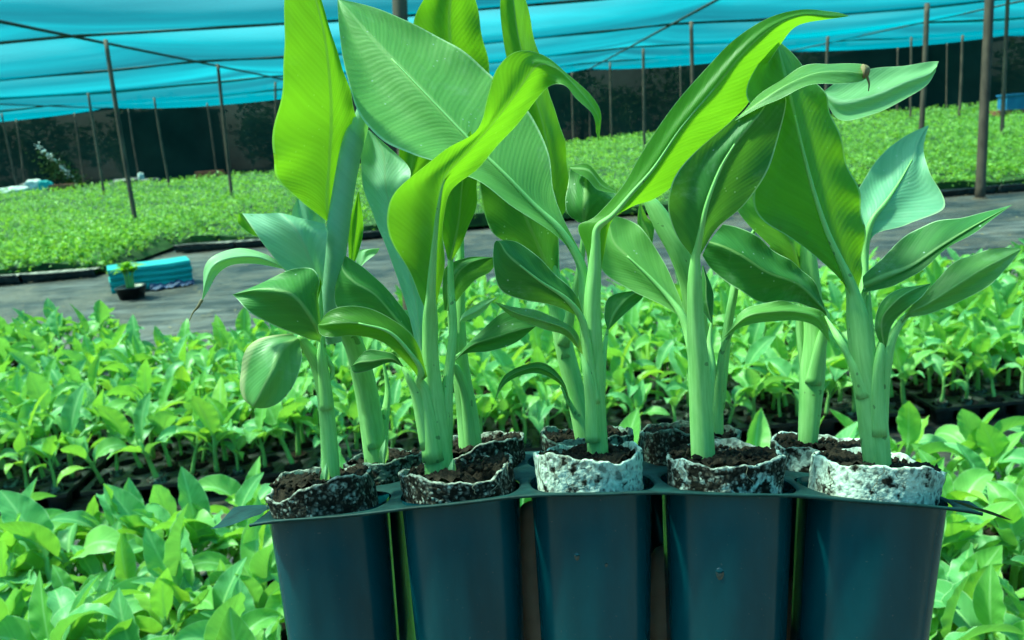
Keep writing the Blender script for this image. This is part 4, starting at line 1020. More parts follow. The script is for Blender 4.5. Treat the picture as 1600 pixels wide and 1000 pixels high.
stem(P3, [[(935, 755, 43.6, 32), (934, 715, 43.6, 33), (931, 650, 43.5, 31), (928, 560, 43.3, 29), (925, 480, 43, 27), (929, 420, 42.75, 21), (931, 385, 42.5, 15), (934, 356, 42.25, 12), (958, 336, 41.7, 9), (988, 301, 41.3, 6.5), (1022, 262, 40.9, 5), (1064, 200, 40.4, 3), (1116, 138, 40.0, 1.5), 'rib'],
          [(930, 640, 43.4, 26), (918, 540, 43.4, 20), (915, 470, 43.5, 20), (912, 430, 43.6, 17), (902, 400, 43.5, 14), (873, 357, 43.4, 11), (835, 321, 43.4, 8), (790, 274, 43.4, 6.5), (740, 225, 43.8, 5), (668, 150, 44.6, 3.5), (612, 92, 45.6, 2), 'rib'],
          [(928, 630, 43.0, 22), (921, 570, 42.9, 18), (915, 525, 42.7, 14), (908, 496, 42.4, 11), (885, 467, 41.87, 7), (845, 440, 41.37, 4), (812, 414, 41.07, 2), 'rib'],
          [(926, 690, 43.0, 24), (924, 630, 42.9, 20), (918, 585, 42.7, 15), (908, 548, 42.5, 9)],
          [(936, 620, 43.7, 20), (942, 560, 44, 12), (950, 510, 44.4, 8)]], 3)
stem(P4, [[(1100, 768, 42.6, 34), (1099, 720, 42.6, 37), (1096, 650, 42.5, 36), (1092, 570, 42.2, 33), (1087, 500, 41.8, 27), (1086, 440, 41.3, 22), (1087, 405, 41.0, 15), (1091, 385, 40.7, 11), (1095, 365, 40.35, 9), (1105, 318, 39.75, 6.5), (1125, 265, 39.37, 4.5), (1148, 225, 38.98, 2.5), 'rib'],
          [(1094, 620, 42.7, 30), (1086, 560, 42.9, 22), (1076, 520, 43.3, 16), (1064, 490, 43.5, 12), (1045, 465, 43.87, 8), (1012, 430, 44.27, 5), (980, 400, 44.67, 2.5), 'rib'],
          [(1100, 640, 42.8, 26), (1110, 580, 43.2, 14), (1108, 540, 43.5, 10), (1112, 500, 43.7, 6)]], 4)
stem(P5, [[(1378, 790, 41.6, 36), (1374, 750, 41.6, 38), (1368, 690, 41.6, 42), (1360, 620, 41.6, 44), (1350, 560, 41.5, 40), (1341, 500, 41.4, 34), (1334, 462, 41.3, 22), (1325, 433, 41.2, 15), (1312, 405, 41.22, 11), (1292, 360, 41.2, 8), (1272, 300, 41.07, 6), (1256, 240, 40.87, 4), (1242, 180, 40.78, 2), 'rib'],
          [(1366, 640, 41.9, 34), (1358, 560, 42.3, 22), (1352, 480, 43, 18), (1350, 410, 43.85, 13), (1360, 350, 43.68, 9), (1385, 315, 43.88, 6), (1405, 285, 44.38, 3.5), (1425, 250, 44.7, 2), 'rib'],
          [(1374, 690, 41.6, 24), (1378, 610, 41.3, 22), (1384, 560, 41.1, 20), (1395, 525, 41, 14), (1418, 492, 40.8, 8), (1450, 474, 40.6, 5)],
          [(1372, 680, 41.2, 26), (1370, 600, 41, 20), (1375, 550, 40.9, 14), (1382, 515, 40.8, 8)],
          [(1360, 620, 42.2, 22), (1352, 520, 42.5, 14), (1349, 460, 42.4, 10), (1386, 428, 42.1, 6), (1470, 380, 41.7, 4)],
          [(1352, 620, 41.4, 26), (1330, 560, 41.6, 14), (1305, 520, 43, 10), (1290, 495, 45, 7)]], 5)
stem(B1, [[(592, 760, 50.4, 32), (588, 715, 50.4, 36), (578, 640, 50.2, 36), (566, 580, 49.6, 34), (550, 530, 48.6, 30), (530, 500, 47.4, 28), (515, 480, 46.7, 28)],
          [(592, 720, 50.6, 28), (600, 660, 50.8, 16), (606, 610, 50.8, 9), (598, 560, 50.8, 6)],
          [(585, 700, 50.0, 22), (570, 640, 49.9, 14), (556, 600, 49.8, 8), (548, 575, 49.8, 4)]], 6)
stem(B2p, [[(740, 745, 49.8, 36), (737, 715, 49.8, 37), (731, 650, 49.8, 34), (722, 590, 49.6, 28), (716, 520, 49.4, 24), (718, 420, 50, 16), (717, 300, 51, 12), (716, 240, 51.8, 7)],
           [(738, 710, 49.6, 26), (728, 620, 49.2, 18), (712, 575, 48.6, 12), (700, 570, 47.8, 9), (735, 540, 47.2, 5)],
           [(734, 690, 50, 22), (722, 600, 49.6, 18), (708, 530, 49, 12), (700, 482, 48.2, 7)]], 7)
stem(B3, [[(925, 735, 49.4, 32), (916, 690, 49.4, 34), (905, 640, 49.4, 32), (890, 580, 49.4, 30), (878, 530, 49.4, 28), (868, 470, 49.6, 22), (866, 420, 49.8, 16), (867, 350, 50.2, 10), (862, 290, 49.2, 6)],
          [(918, 690, 49.2, 20), (900, 650, 48.6, 10), (886, 622, 48.2, 7), (876, 602, 48, 5)],
          [(884, 560, 49.2, 22), (868, 490, 49.5, 16), (866, 442, 49.6, 9), (848, 402, 49.3, 5)],
          [(880, 540, 49, 20), (900, 450, 48.3, 12), (910, 390, 47.6, 10), (912, 346, 47.2, 6)]], 8)
stem(B4, [[(1110, 735, 48.6, 36), (1112, 690, 48.6, 34), (1108, 620, 48.4, 34), (1100, 560, 47.8, 34), (1088, 500, 47, 34), (1080, 440, 46.4, 36), (1062, 390, 46, 36), (1038, 350, 46, 32), (1018, 318, 46, 22), (1000, 300, 46, 14)],
          [(1118, 690, 48.2, 26), (1122, 620, 47.7, 16), (1126, 570, 47, 12), (1132, 540, 46.3, 9), (1150, 510, 45.6, 6)],
          [(1124, 640, 48.2, 16), (1136, 520, 48.2, 14), (1146, 460, 48, 13), (1158, 400, 47.8, 10), (1190, 340, 47.3, 5)]], 9)
stem(B5, [[(1262, 740, 48, 26), (1262, 705, 48, 28), (1266, 640, 48, 34), (1270, 580, 48, 38), (1272, 520, 48, 34), (1268, 460, 48, 30), (1262, 400, 48, 26), (1256, 360, 48.4, 20), (1250, 320, 48.6, 12)],
          [(1270, 600, 47.6, 26), (1282, 540, 47.3, 18), (1290, 505, 47.1, 12), (1288, 485, 46.9, 8), (1250, 446, 46.5, 5)],
          [(1262, 600, 48.3, 20), (1250, 500, 48.2, 14), (1252, 436, 48.1, 9), (1232, 372, 47.3, 5)]], 10)

# --- leaves: stations from foot to tip, each (left, midrib, right) as (pixel x, pixel y, distance cm)
T3 = lambda x, y, d: ((x - 1, y, d), (x, y, d), (x + 1, y, d))
big_leaf(B1, [((510, 345, 46.9), (515, 346, 46.8), (522, 345, 46.9)), ((470, 314, 45.8), (512, 305, 46.4), (530, 300, 46.6)), ((434, 280, 44.8), (515, 250, 46.0), (543, 245, 46.2)), ((426, 232, 44.0), (518, 190, 45.4), (556, 188, 45.6)),
              ((440, 145, 43.0), (516, 130, 44.3), (546, 142, 44.6)), ((444, 70, 42.2), (508, 60, 43.3), (527, 78, 43.6)), ((444, 0, 41.6), (492, -8, 42.4), (503, 5, 42.6)), ((448, -60, 41.2), (472, -75, 41.6), (484, -62, 41.8)), T3(462, -120, 41)], M['bright'], 1)
# the rolled leaf: one blade wound into a tube
def rolled(parent, path, turns, mat, seed=0):
    P = cr(np.array([list(W3(q)) + [q[3] * 0.5 / F * q[2] / 100] for q in path]), 8); T = frame_of(P[:, :3]); mb = MB(); n, m = len(P), 40; v = []; uv = []; ln = 0
    for i in range(n):
        if i: ln += np.linalg.norm(P[i, :3] - P[i - 1, :3])
        a = np.cross(FWD, T[i]); a /= np.linalg.norm(a); b = np.cross(T[i], a); t = i / (n - 1)
        for k in range(m):
            q = k / (m - 1); th = -2.2 + q * turns * 2 * math.pi; r = P[i, 3] * (0.86 + 0.16 * q)
            slant = (0.012 * (0.5 - q) * 2) * max(0, (t - 0.75) / 0.25)
            v.append(P[i, :3] + a * r * math.cos(th) + b * r * math.sin(th) + T[i] * slant); uv.append((0.03 + q * 0.44, ln * 10))
    mb.add(v, grid_faces(n, m), uv); return mb.build('rolled_leaf', mat, parent)
o = rolled(B1, [(522, 535, 46.8, 28), (515, 500, 46.6, 31), (519, 440, 46.4, 36), (527, 370, 46.2, 38), (537, 300, 46.1, 36), (548, 240, 46, 36), (558, 205, 46, 34), (564, 185, 46, 26)], 1.3, M['glauc']); o['label'] = 'blue-green leaf still rolled into a tube'
big_leaf(B1, [T3(548, 420, 47.6), ((545, 395, 47.4), (552, 392, 47.5), (562, 390, 47.6)), ((546, 350, 47.2), (556, 350, 47.2), (568, 352, 47.4)), T3(560, 300, 47.0)], M['bright'], 21)
big_leaf(B1, [T3(556, 425, 49.5), ((556, 412, 49.4), (566, 408, 49.2), (572, 412, 49.0)), ((560, 392, 49.4), (572, 392, 49), (584, 398, 48.8)), T3(592, 388, 48.7)], M['pale'], 22)
# plant 3: broad mint leaf
big_leaf(P3, [((899, 399, 43.4), (904, 402, 43.5), (910, 399, 43.6)), ((864, 364, 43), (873, 357, 43.4), (882, 345, 43.8)), ((800, 322, 42.6), (835, 321, 43.4), (865, 300, 44.2)), ((745, 282, 42.5), (790, 274, 43.4), (857, 240, 44.9)), ((690, 257, 42.5), (740, 225, 43.8), (828, 178, 45.7)),
              ((620, 231, 43), (668, 150, 44.6), (768, 117, 46.6)), ((567, 188, 43.9), (612, 92, 45.6), (694, 61, 47.2)), ((541, 115, 45), (570, 46, 46.4), (622, 27, 47.5)), ((530, 42, 46.2), (543, 14, 46.9), (572, 8, 47.6)), T3(528, -2, 47.3)], M['mid'], 2, ripple=0.0008)
# plant 2: twisted yellow-green leaf with hanging tip
big_leaf(P2, [((664, 480, 43.2), (672, 484, 42.9), (682, 480, 43.2)), ((642, 432, 43), (675, 430, 42.4), (694, 420, 42.8)), ((613, 378, 42.4), (680, 375, 41.8), (692, 368, 42.4)), ((605, 335, 41.6), (685, 325, 41.3), (696, 322, 42)), ((624, 291, 40.8), (694, 278, 40.8), (715, 290, 41.7)), ((688, 243, 40.1), (732, 236, 40.4), (753, 254, 41.4)),
              ((741, 205, 39.7), (770, 193, 40.1), (794, 212, 41.1)), ((762, 150, 39.4), (806, 146, 39.8), (829, 168, 40.7)), ((778, 106, 39.2), (830, 112, 39.6), (852, 140, 40.2)), ((808, 80, 39.3), (846, 100, 39.4), (868, 131, 39.6)), ((850, 86, 39.7), (872, 108, 39.4), (884, 135, 39.2)),
              ((888, 116, 39.9), (895, 130, 39.5), (901, 150, 39.0)), ((921, 147, 40), (921, 160, 39.6), (922, 174, 39.2)), ((938, 174, 40), (935, 184, 39.8), (929, 192, 39.5)), ((938, 202, 40), (935, 206, 39.9), (931, 206, 39.8)), T3(936, 226, 39.9)], M['bright'], 3)
big_leaf(P2, [((699, 404, 45.7), (704, 407, 45.6), (709, 403, 45.7)), ((690, 362, 45.2), (716, 350, 44.7), (738, 345, 45.3)), ((690, 300, 44.6), (722, 290, 44), (747, 282, 44.6)), ((704, 255, 44.2), (728, 240, 43.9), (745, 250, 44.4)), T3(735, 205, 43.9)], M['bright'], 4, ripple=0.002)
big_leaf(P2, [((655, 562, 44.6), (660, 566, 44.5), (665, 562, 44.6)), ((633, 472, 45.1), (649, 470, 45), (668, 470, 45.2)), ((600, 377, 45.6), (625, 375, 45.6), (650, 375, 45.8)), ((571, 306, 46.2), (604, 300, 46.5), (642, 302, 46.2)), ((564, 252, 46.8), (600, 246, 47.2), (641, 266, 46.8)), ((569, 216, 47.2), (590, 222, 47.5), (620, 243, 47.2)), T3(576, 203, 47.6)], M['glauc'], 5)
big_leaf(P2, [((655, 592, 43), (661, 594, 42.9), (668, 588, 43)), ((640, 573, 42.6), (648, 561, 42.3), (656, 546, 42.8)), ((598, 535, 42.1), (610, 520, 41.8), (628, 509, 42.5)), ((548, 525, 41.9), (560, 505, 41.5), (586, 484, 42.2)), ((515, 527, 41.7), (520, 505, 41.5), (546, 479, 42.1)), ((500, 521, 42), (503, 507, 41.9), (514, 487, 42.2)), T3(497, 507, 42.2)], M['bright'], 6)
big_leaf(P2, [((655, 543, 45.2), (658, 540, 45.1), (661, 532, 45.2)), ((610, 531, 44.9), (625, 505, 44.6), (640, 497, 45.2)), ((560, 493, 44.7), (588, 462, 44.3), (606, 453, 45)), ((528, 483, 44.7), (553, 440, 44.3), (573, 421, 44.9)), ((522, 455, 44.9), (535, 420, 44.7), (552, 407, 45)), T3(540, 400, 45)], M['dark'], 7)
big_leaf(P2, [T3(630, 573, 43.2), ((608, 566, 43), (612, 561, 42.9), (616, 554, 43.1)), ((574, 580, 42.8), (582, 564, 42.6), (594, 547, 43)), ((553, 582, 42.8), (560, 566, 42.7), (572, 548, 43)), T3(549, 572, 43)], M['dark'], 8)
big_leaf(B2p, [T3(716, 245, 51.9), ((688, 190, 51.2), (722, 180, 51), (762, 190, 51.4)), ((648, 90, 50.2), (706, 85, 49.8), (765, 112, 50.4)), ((646, 35, 49.4), (702, 30, 49), (753, 52, 49.5)), ((668, -12, 48.6), (705, -22, 48.2), (740, -8, 48.7)), T3(702, -70, 47.8)], M['bright'], 9, ripple=0.002)
big_leaf(B2p, [T3(638, 290, 51), ((626, 262, 50.8), (645, 256, 50.6), (668, 262, 50.8)), ((624, 232, 50.6), (650, 225, 50.3), (680, 232, 50.6)), T3(640, 190, 50.2)], M['bright'], 23)
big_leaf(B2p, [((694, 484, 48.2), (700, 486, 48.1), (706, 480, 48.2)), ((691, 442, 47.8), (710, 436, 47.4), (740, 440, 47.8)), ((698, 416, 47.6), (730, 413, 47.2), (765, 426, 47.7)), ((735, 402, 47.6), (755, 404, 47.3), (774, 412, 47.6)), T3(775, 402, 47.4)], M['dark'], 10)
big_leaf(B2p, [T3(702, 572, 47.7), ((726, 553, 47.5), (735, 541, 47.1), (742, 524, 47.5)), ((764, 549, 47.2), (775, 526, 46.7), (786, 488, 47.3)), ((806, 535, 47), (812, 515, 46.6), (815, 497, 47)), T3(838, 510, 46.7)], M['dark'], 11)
big_leaf(B2p, [T3(716, 505, 47.4), ((726, 502, 47), (726, 495, 46.8), (724, 488, 47)), ((748, 492, 46.6), (748, 484, 46.3), (745, 476, 46.6)), T3(778, 463, 46.2)], M['pale'], 12)
big_leaf(B3, [((862, 350, 50.3), (867, 353, 50.2), (874, 347, 50.3)), ((838, 300, 49.8), (862, 290, 49.3), (888, 300, 49.8)), ((810, 220, 49.2), (852, 210, 48.6), (883, 226, 49.2)), ((800, 140, 48.6), (830, 130, 47.9), (858, 142, 48.5)), ((786, 60, 48), (810, 58, 47.2), (836, 60, 47.8)), ((782, 0, 47.4), (802, -2, 46.7), (821, 0, 47.2)), T3(796, -75, 46.4)], M['bright'], 13, tilt=0.6)
big_leaf(B3, [((903, 347, 47.2), (912, 349, 47.1), (920, 347, 47.2)), ((886, 331, 47.4), (915, 318, 46.6), (952, 319, 47.2)), ((887, 292, 47.9), (915, 286, 47.1), (963, 303, 47.4)), ((890, 265, 48.1), (915, 266, 47.5), (942, 288, 47.7)), T3(900, 256, 48)], M['dark'], 14)
big_leaf(B3, [((889, 258, 47.5), (891, 262, 47.3), (895, 268, 47)), ((918, 256, 47.3), (920, 266, 47), (918, 280, 46.5)), ((944, 283, 47), (941, 290, 46.8), (935, 298, 46.4)), T3(969, 302, 46.8)], M['bright'], 15)
big_leaf(B3, [((860, 441, 49.6), (866, 444, 49.6), (871, 439, 49.6)), ((800, 386, 49.4), (848, 400, 49), (873, 380, 49.5)), ((765, 356, 49), (828, 355, 48.4), (872, 330, 49)), ((752, 306, 48.4), (800, 298, 48), (852, 285, 48.5)), T3(750, 262, 48)], M['dark'], 16)
big_leaf(B3, [T3(890, 630, 48.2), ((878, 604, 48), (880, 601, 47.9), (882, 598, 48)), ((852, 587, 47.6), (855, 579, 47.5), (858, 571, 47.7)), ((826, 584, 47.4), (828, 575, 47.3), (830, 567, 47.4)), ((790, 600, 47.2), (789, 594, 47.2), (787, 588, 47.3)), T3(768, 640, 47.2)], M['dark'], 17)
# plant 3: long leaf that twists up to the right
big_leaf(P3, [((917, 470, 43), (925, 472, 42.7), (935, 470, 43)), ((918, 402, 43), (930, 402, 42.6), (943, 400, 43)), ((902, 354, 43), (932, 356, 42.3), (955, 346, 42.5)), ((932, 337, 42.6), (958, 336, 41.7), (985, 325, 42.2)), ((970, 295, 41.8), (988, 301, 41.3), (1022, 312, 42.3)), ((1000, 243, 41.2), (1022, 262, 40.9), (1062, 278, 42.2)),
              ((1045, 175, 40.6), (1064, 200, 40.4), (1107, 232, 42)), ((1098, 112, 40.2), (1116, 138, 40.0), (1154, 178, 41.8)), ((1150, 60, 39.9), (1164, 80, 39.7), (1191, 118, 41.4)), ((1200, 28, 39.9), (1208, 42, 39.8), (1221, 68, 41.1)), ((1255, 15, 40.3), (1252, 24, 40.1), (1246, 40, 40.8)), ((1300, 18, 41.4), (1296, 25, 40.9), (1290, 31, 41.2)), T3(1328, 25, 41.8)], M['bright'], 18, cup=0.02)
big_leaf(P3, [((903, 494, 42.6), (908, 498, 42.5), (911, 490, 42.6)), ((865, 477, 42.3), (885, 467, 41.9), (902, 462, 42.4)), ((815, 469, 42), (845, 440, 41.4), (869, 431, 42.3)), ((782, 453, 41.8), (812, 414, 41.1), (840, 401, 42)), ((772, 415, 41.6), (792, 396, 41.1), (816, 381, 41.8)), ((772, 384, 41.6), (782, 380, 41.3), (796, 375, 41.6)), T3(776, 376, 41.5)], M['dark'], 19)
big_leaf(P3, [T3(910, 553, 42.6), ((878, 522, 42.2), (888, 517, 41.7), (896, 510, 42.2)), ((840, 509, 42), (845, 500, 41.6), (851, 492, 42.1)), ((800, 497, 42), (805, 488, 41.7), (809, 480, 42.1)), T3(774, 472, 42)], M['brown'], 20)
big_leaf(P3, [T3(950, 515, 44.4), ((944, 490, 44.8), (962, 486, 44.6), (975, 492, 44.8)), ((955, 462, 45.2), (985, 462, 45), (1000, 470, 45.2)), T3(1012, 452, 45.4)], M['dark'], 24)
# plant 4
big_leaf(P4, [((1061, 493, 43.7), (1066, 496, 43.6), (1071, 490, 43.7)), ((1035, 477, 44.1), (1045, 465, 43.9), (1056, 450, 44.2)), ((985, 453, 44.6), (1012, 430, 44.3), (1037, 408, 44.7)), ((944, 425, 45), (980, 400, 44.7), (1009, 365, 45.2)), ((938, 395, 45.3), (958, 376, 45.1), (988, 346, 45.5)), T3(950, 335, 45.6)], M['mid'], 25)
big_leaf(P4, [((1080, 399, 41.1), (1088, 403, 41), (1095, 397, 41.1)), ((1057, 368, 40.8), (1095, 365, 40.4), (1123, 354, 40.9)), ((1044, 325, 40.4), (1105, 318, 39.8), (1166, 318, 40.4)), ((1050, 284, 40), (1125, 265, 39.4), (1197, 268, 40)), ((1086, 239, 39.6), (1148, 225, 39), (1217, 218, 39.6)), ((1140, 191, 39.2), (1182, 184, 38.8), (1227, 165, 39.3)), ((1160, 178, 39.2), (1195, 166, 38.9), (1228, 152, 39.3))], M['dark'], 26)
o = big_leaf(P4, [((1148, 188, 39.1), (1150, 186, 39.2), (1152, 183, 39.4)), ((1195, 164, 38.5), (1190, 157, 38.8), (1185, 150, 39.6)), ((1235, 146, 38.2), (1230, 132, 38.6), (1226, 121, 39.8)), ((1280, 134, 38.1), (1275, 114, 38.6), (1270, 102, 39.8)), ((1320, 129, 38.3), (1318, 111, 38.7), (1312, 96, 39.8)), ((1344, 127, 38.8), (1346, 114, 39), (1346, 99, 39.6)), ((1355, 122, 39.2), (1356, 114, 39.2), (1355, 107, 39.4))], M['brown'], 27, cup=0.02)
stem(o, [[(1346, 113, 39.2, 26), (1352, 114, 39.2, 22), (1357, 118, 39.2, 8)], [(1354, 118, 39.2, 5), (1358, 130, 39.2, 3), (1357, 142, 39.2, 1.5)]], 3, M['dry'], 'dry_tip')
# plant 5
big_leaf(P5, [((1327, 456, 41.6), (1335, 465, 41.4), (1342, 453, 41.6)), ((1285, 409, 41.9), (1312, 405, 41.3), (1348, 410, 41.9)), ((1230, 369, 42), (1292, 360, 41.3), (1351, 366, 41.9)), ((1177, 322, 42), (1272, 300, 41.1), (1343, 311, 41.8)), ((1188, 265, 41.8), (1256, 240, 40.9), (1323, 246, 41.6)), ((1200, 200, 41.6), (1242, 180, 40.8), (1301, 180, 41.4)), ((1165, 150, 41.6), (1228, 120, 41.0), (1281, 136, 41.4)), ((1188, 98, 41.9), (1220, 88, 41.4), (1252, 100, 41.6)), T3(1213, 60, 42)], M['bright'], 28, tilt=1.1)
big_leaf(P5, [T3(1284, 144, 45.2), ((1312, 188, 44.8), (1315, 160, 44.8), (1320, 121, 45.4)), ((1365, 178, 44.6), (1368, 148, 44.7), (1370, 106, 45.5)), ((1415, 154, 44.7), (1415, 128, 44.8), (1420, 101, 45.5)), ((1448, 133, 45), (1450, 116, 45.1), (1453, 97, 45.6)), ((1462, 112, 45.3), (1464, 104, 45.3), (1467, 96, 45.5))], M['pale'], 29)
big_leaf(P5, [((1346, 410, 44), (1350, 415, 43.9), (1354, 408, 44)), ((1339, 345, 44.1), (1360, 350, 43.7), (1366, 367, 43.6)), ((1335, 310, 44.4), (1385, 315, 43.9), (1418, 351, 43.4)), ((1350, 280, 44.8), (1405, 285, 44.4), (1476, 323, 43.5)), ((1378, 241, 45.2), (1425, 250, 44.7), (1453, 270, 44.2)), ((1412, 214, 45.5), (1434, 222, 45.2), (1443, 232, 45)), T3(1450, 196, 45.6)], M['glauc'], 30)
big_leaf(P5, [((1349, 457, 42.4), (1349, 446, 42.3), (1348, 432, 42.6)), ((1395, 447, 41.8), (1384, 430, 42), (1372, 407, 42.9)), ((1430, 427, 41.4), (1424, 414, 41.7), (1410, 374, 43)), ((1480, 392, 41.1), (1472, 382, 41.4), (1452, 349, 42.9)), ((1530, 357, 41.1), (1522, 352, 41.3), (1508, 339, 42.4)), T3(1584, 319, 41.5)], M['dark'], 31, us=[0, 0.38, 0.5, 0.75, 1.0])
big_leaf(P5, [T3(1398, 525, 41.1), ((1415, 498, 40.9), (1421, 490, 40.8), (1424, 478, 40.9)), ((1450, 491, 40.6), (1450, 474, 40.5), (1453, 450, 41)), ((1500, 471, 40.4), (1495, 445, 40.3), (1488, 412, 41)), ((1545, 446, 40.5), (1535, 420, 40.4), (1523, 396, 41)), ((1578, 413, 40.7), (1570, 402, 40.7), (1562, 388, 41)), T3(1598, 388, 41)], M['brown'], 32)
big_leaf(P5, [T3(1382, 548, 40.9), ((1367, 513, 40.7), (1378, 500, 40.4), (1394, 510, 40.6)), ((1377, 475, 40.7), (1400, 470, 40.2), (1421, 480, 40.4)), ((1405, 452, 40.8), (1425, 453, 40.5), (1441, 463, 40.5)), T3(1454, 443, 40.8)], M['dark'], 33)
big_leaf(B5, [((1293, 494, 47), (1290, 486, 46.9), (1288, 476, 47)), ((1245, 473, 46.5), (1250, 446, 46.3), (1263, 428, 47)), ((1195, 473, 46), (1200, 426, 45.8), (1223, 400, 46.8)), ((1150, 451, 45.8), (1160, 400, 45.6), (1182, 371, 46.7)), ((1112, 418, 45.9), (1130, 385, 45.7), (1152, 355, 46.7)), ((1097, 400, 46.1), (1108, 378, 46), (1130, 350, 46.6))], M['dark'], 34, ripple=0.0016)
big_leaf(B4, [T3(1128, 530, 46), ((1166, 508, 45.5), (1165, 496, 45.2), (1163, 483, 45.7)), ((1205, 503, 45.2), (1208, 487, 44.9), (1210, 473, 45.4)), ((1245, 501, 45.2), (1248, 488, 45), (1251, 475, 45.4)), ((1274, 510, 45.4), (1280, 500, 45.3), (1286, 491, 45.5)), T3(1296, 534, 45.6)], M['mid'], 35)
big_leaf(B5, [T3(1253, 436, 48.2), ((1204, 385, 47.7), (1232, 372, 47.3), (1252, 372, 47.9)), ((1160, 342, 47.3), (1192, 332, 47), (1236, 340, 47.6)), ((1150, 318, 47.2), (1175, 305, 47), (1210, 310, 47.4)), T3(1172, 280, 47)], M['mid'], 36)
big_leaf(B5, [T3(1246, 440, 48.6), ((1214, 420, 48.4), (1225, 405, 48.2), (1246, 405, 48.4)), ((1198, 396, 48.2), (1216, 382, 48), (1246, 385, 48.4)), T3(1210, 372, 48)], M['dark'], 37)
big_leaf(B4, [T3(1112, 505, 43.8), ((1096, 480, 43.9), (1104, 470, 43.7), (1114, 482, 43.8)), ((1095, 445, 44), (1103, 440, 43.8), (1114, 452, 44)), T3(1098, 415, 44.2)], M['dark'], 38)
big_leaf(B4, [T3(1000, 318, 46.2), ((996, 350, 46.6), (1004, 344, 46.4), (1012, 340, 46.5)), ((1005, 384, 46.6), (1014, 366, 46.4), (1022, 350, 46.6)), T3(1018, 386, 46.4)], M['mid'], 39)
# plant 1 and its lower leaves
big_leaf(P1, [((496, 446, 45.2), (500, 450, 45.1), (504, 446, 45.2)), ((445, 421, 45), (485, 408, 44.6), (507, 415, 44.9)), ((418, 389, 44.9), (470, 372, 44.2), (510, 385, 44.8)), ((398, 361, 44.9), (456, 350, 44.2), (512, 362, 44.8)), ((378, 333, 45.2), (438, 333, 44.6), (508, 348, 45.2))], M['glauc'], 40)
big_leaf(P1, [((413, 372, 45.4), (408, 366, 45.4), (404, 360, 45.3)), ((392, 366, 45.6), (394, 356, 45.4), (398, 346, 45.2)), ((374, 348, 45.7), (382, 342, 45.4), (392, 338, 45.1)), T3(374, 333, 45.4)], M['bright'], 41)
big_leaf(P1, [T3(498, 420, 47.2), ((470, 380, 47), (486, 375, 46.8), (504, 378, 47)), ((456, 340, 46.8), (480, 332, 46.6), (506, 340, 46.9)), T3(466, 306, 46.7)], M['glauc'], 42)
o = big_leaf(P1, [((443, 420, 45.6), (441, 417, 45.5), (440, 412, 45.6)), ((400, 412, 45.2), (404, 402, 44.8), (408, 394, 45.4)), ((362, 415, 44.7), (364, 402, 44.4), (369, 388, 45.2)), ((338, 431, 44.3), (334, 414, 44), (337, 397, 44.8)), ((325, 455, 44.1), (321, 440, 44), (321, 422, 44.5)), T3(315, 473, 44)], M['pale'], 43, cup=0.02)
stem(o, [[(316, 468, 44, 5), (309, 480, 44, 4), (302, 488, 44, 2.5), (296, 501, 44, 1.5)]], 2, M['dry'], 'dry_tip')
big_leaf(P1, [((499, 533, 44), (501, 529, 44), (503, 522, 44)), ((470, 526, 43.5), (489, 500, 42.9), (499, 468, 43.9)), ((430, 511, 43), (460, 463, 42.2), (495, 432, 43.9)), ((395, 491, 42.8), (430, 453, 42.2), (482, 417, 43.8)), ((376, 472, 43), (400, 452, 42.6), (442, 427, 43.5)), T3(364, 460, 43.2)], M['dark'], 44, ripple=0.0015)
big_leaf(P1, [T3(498, 515, 44.3), ((480, 478, 44.2), (490, 470, 44.7), (499, 470, 44.4)), ((468, 440, 44.0), (483, 440, 44.8), (499, 440, 44.4)), T3(484, 419, 44.0)], M['bright'], 45)
big_leaf(P1, [((469, 536, 43.9), (466, 529, 43.9), (456, 521, 44)), ((471, 565, 43.4), (440, 543, 43.1), (404, 528, 43.8)), ((460, 599, 42.9), (425, 578, 42.4), (381, 557, 43.4)), ((440, 626, 42.8), (408, 611, 42.3), (374, 590, 43.3)), ((416, 637, 42.9), (398, 631, 42.5), (380, 620, 43.3)), T3(394, 637, 43.1)], M['margin'], 46)
# papery sheath scraps at the stem feet
for pr, (x, y, d) in ((P2, (706, 735, 43.6)), (B1, (600, 705, 49.8)), (P1, (508, 742, 44.4))):
    big_leaf(pr, [((x - 8, y + 18, d), (x, y + 22, d - .2), (x + 8, y + 18, d)), ((x - 7, y, d - .3), (x + 1, y, d - .5), (x + 8, y, d - .2)), T3(x + 2, y - 18, d - .3)], M['pale'], 50, name='sheath')

# ------------------------------------------------------------------ water drops on the front cells
def drop(px, py, i, s, label):
    p, ex, ey, ez = tray_frame(i + 0.5, VC[0]); o = CMn[:3, 3]; dv = np.array(pix(px, py, 1.0)) - o
    # step along the ray until it meets the cell's front wall
    d = 0.36
    while d < 0.47:
        q = o + dv * d - p; w = q @ ez; a, b = q @ ex, q @ ey; th = math.atan2(b, a); rr = CR_[i] * sqr(2.5)(th) * (0.985 + 1.2 * w)
        if math.hypot(a, b) <= rr: break
        d += 0.0004
    c = o + dv * d; mb = MB(); v = []
    for a in range(9):
        t = a / 8 * math.pi / 2
        for k in range(17):
            th = 2 * math.pi * k / 16; st = 1 + 0.35 * max(0, -math.sin(th))
            v.append(c + ex * s * math.sin(t) * math.cos(th) * 0.8 + ez * s * math.sin(t) * math.sin(th) * st - ey * s * 0.55 * math.cos(t))
    mb.add(v, grid_faces(9, 17)); o_ = mb.build('water_drop', M['water']); tag(o_, label, 'water drop', 'water drops on the tray cells')
drop(902, 868, 2, 0.0022, 'clear water drop on the middle front cell, left of the larger one')
drop(946, 880, 2, 0.0027, 'larger clear water drop on the middle front cell, right of the other')
drop(949, 956, 2, 0.0014, 'tiny water drop low on the middle front cell')
drop(1125, 894, 3, 0.0030, 'round cloudy water drop on the cell second from right')

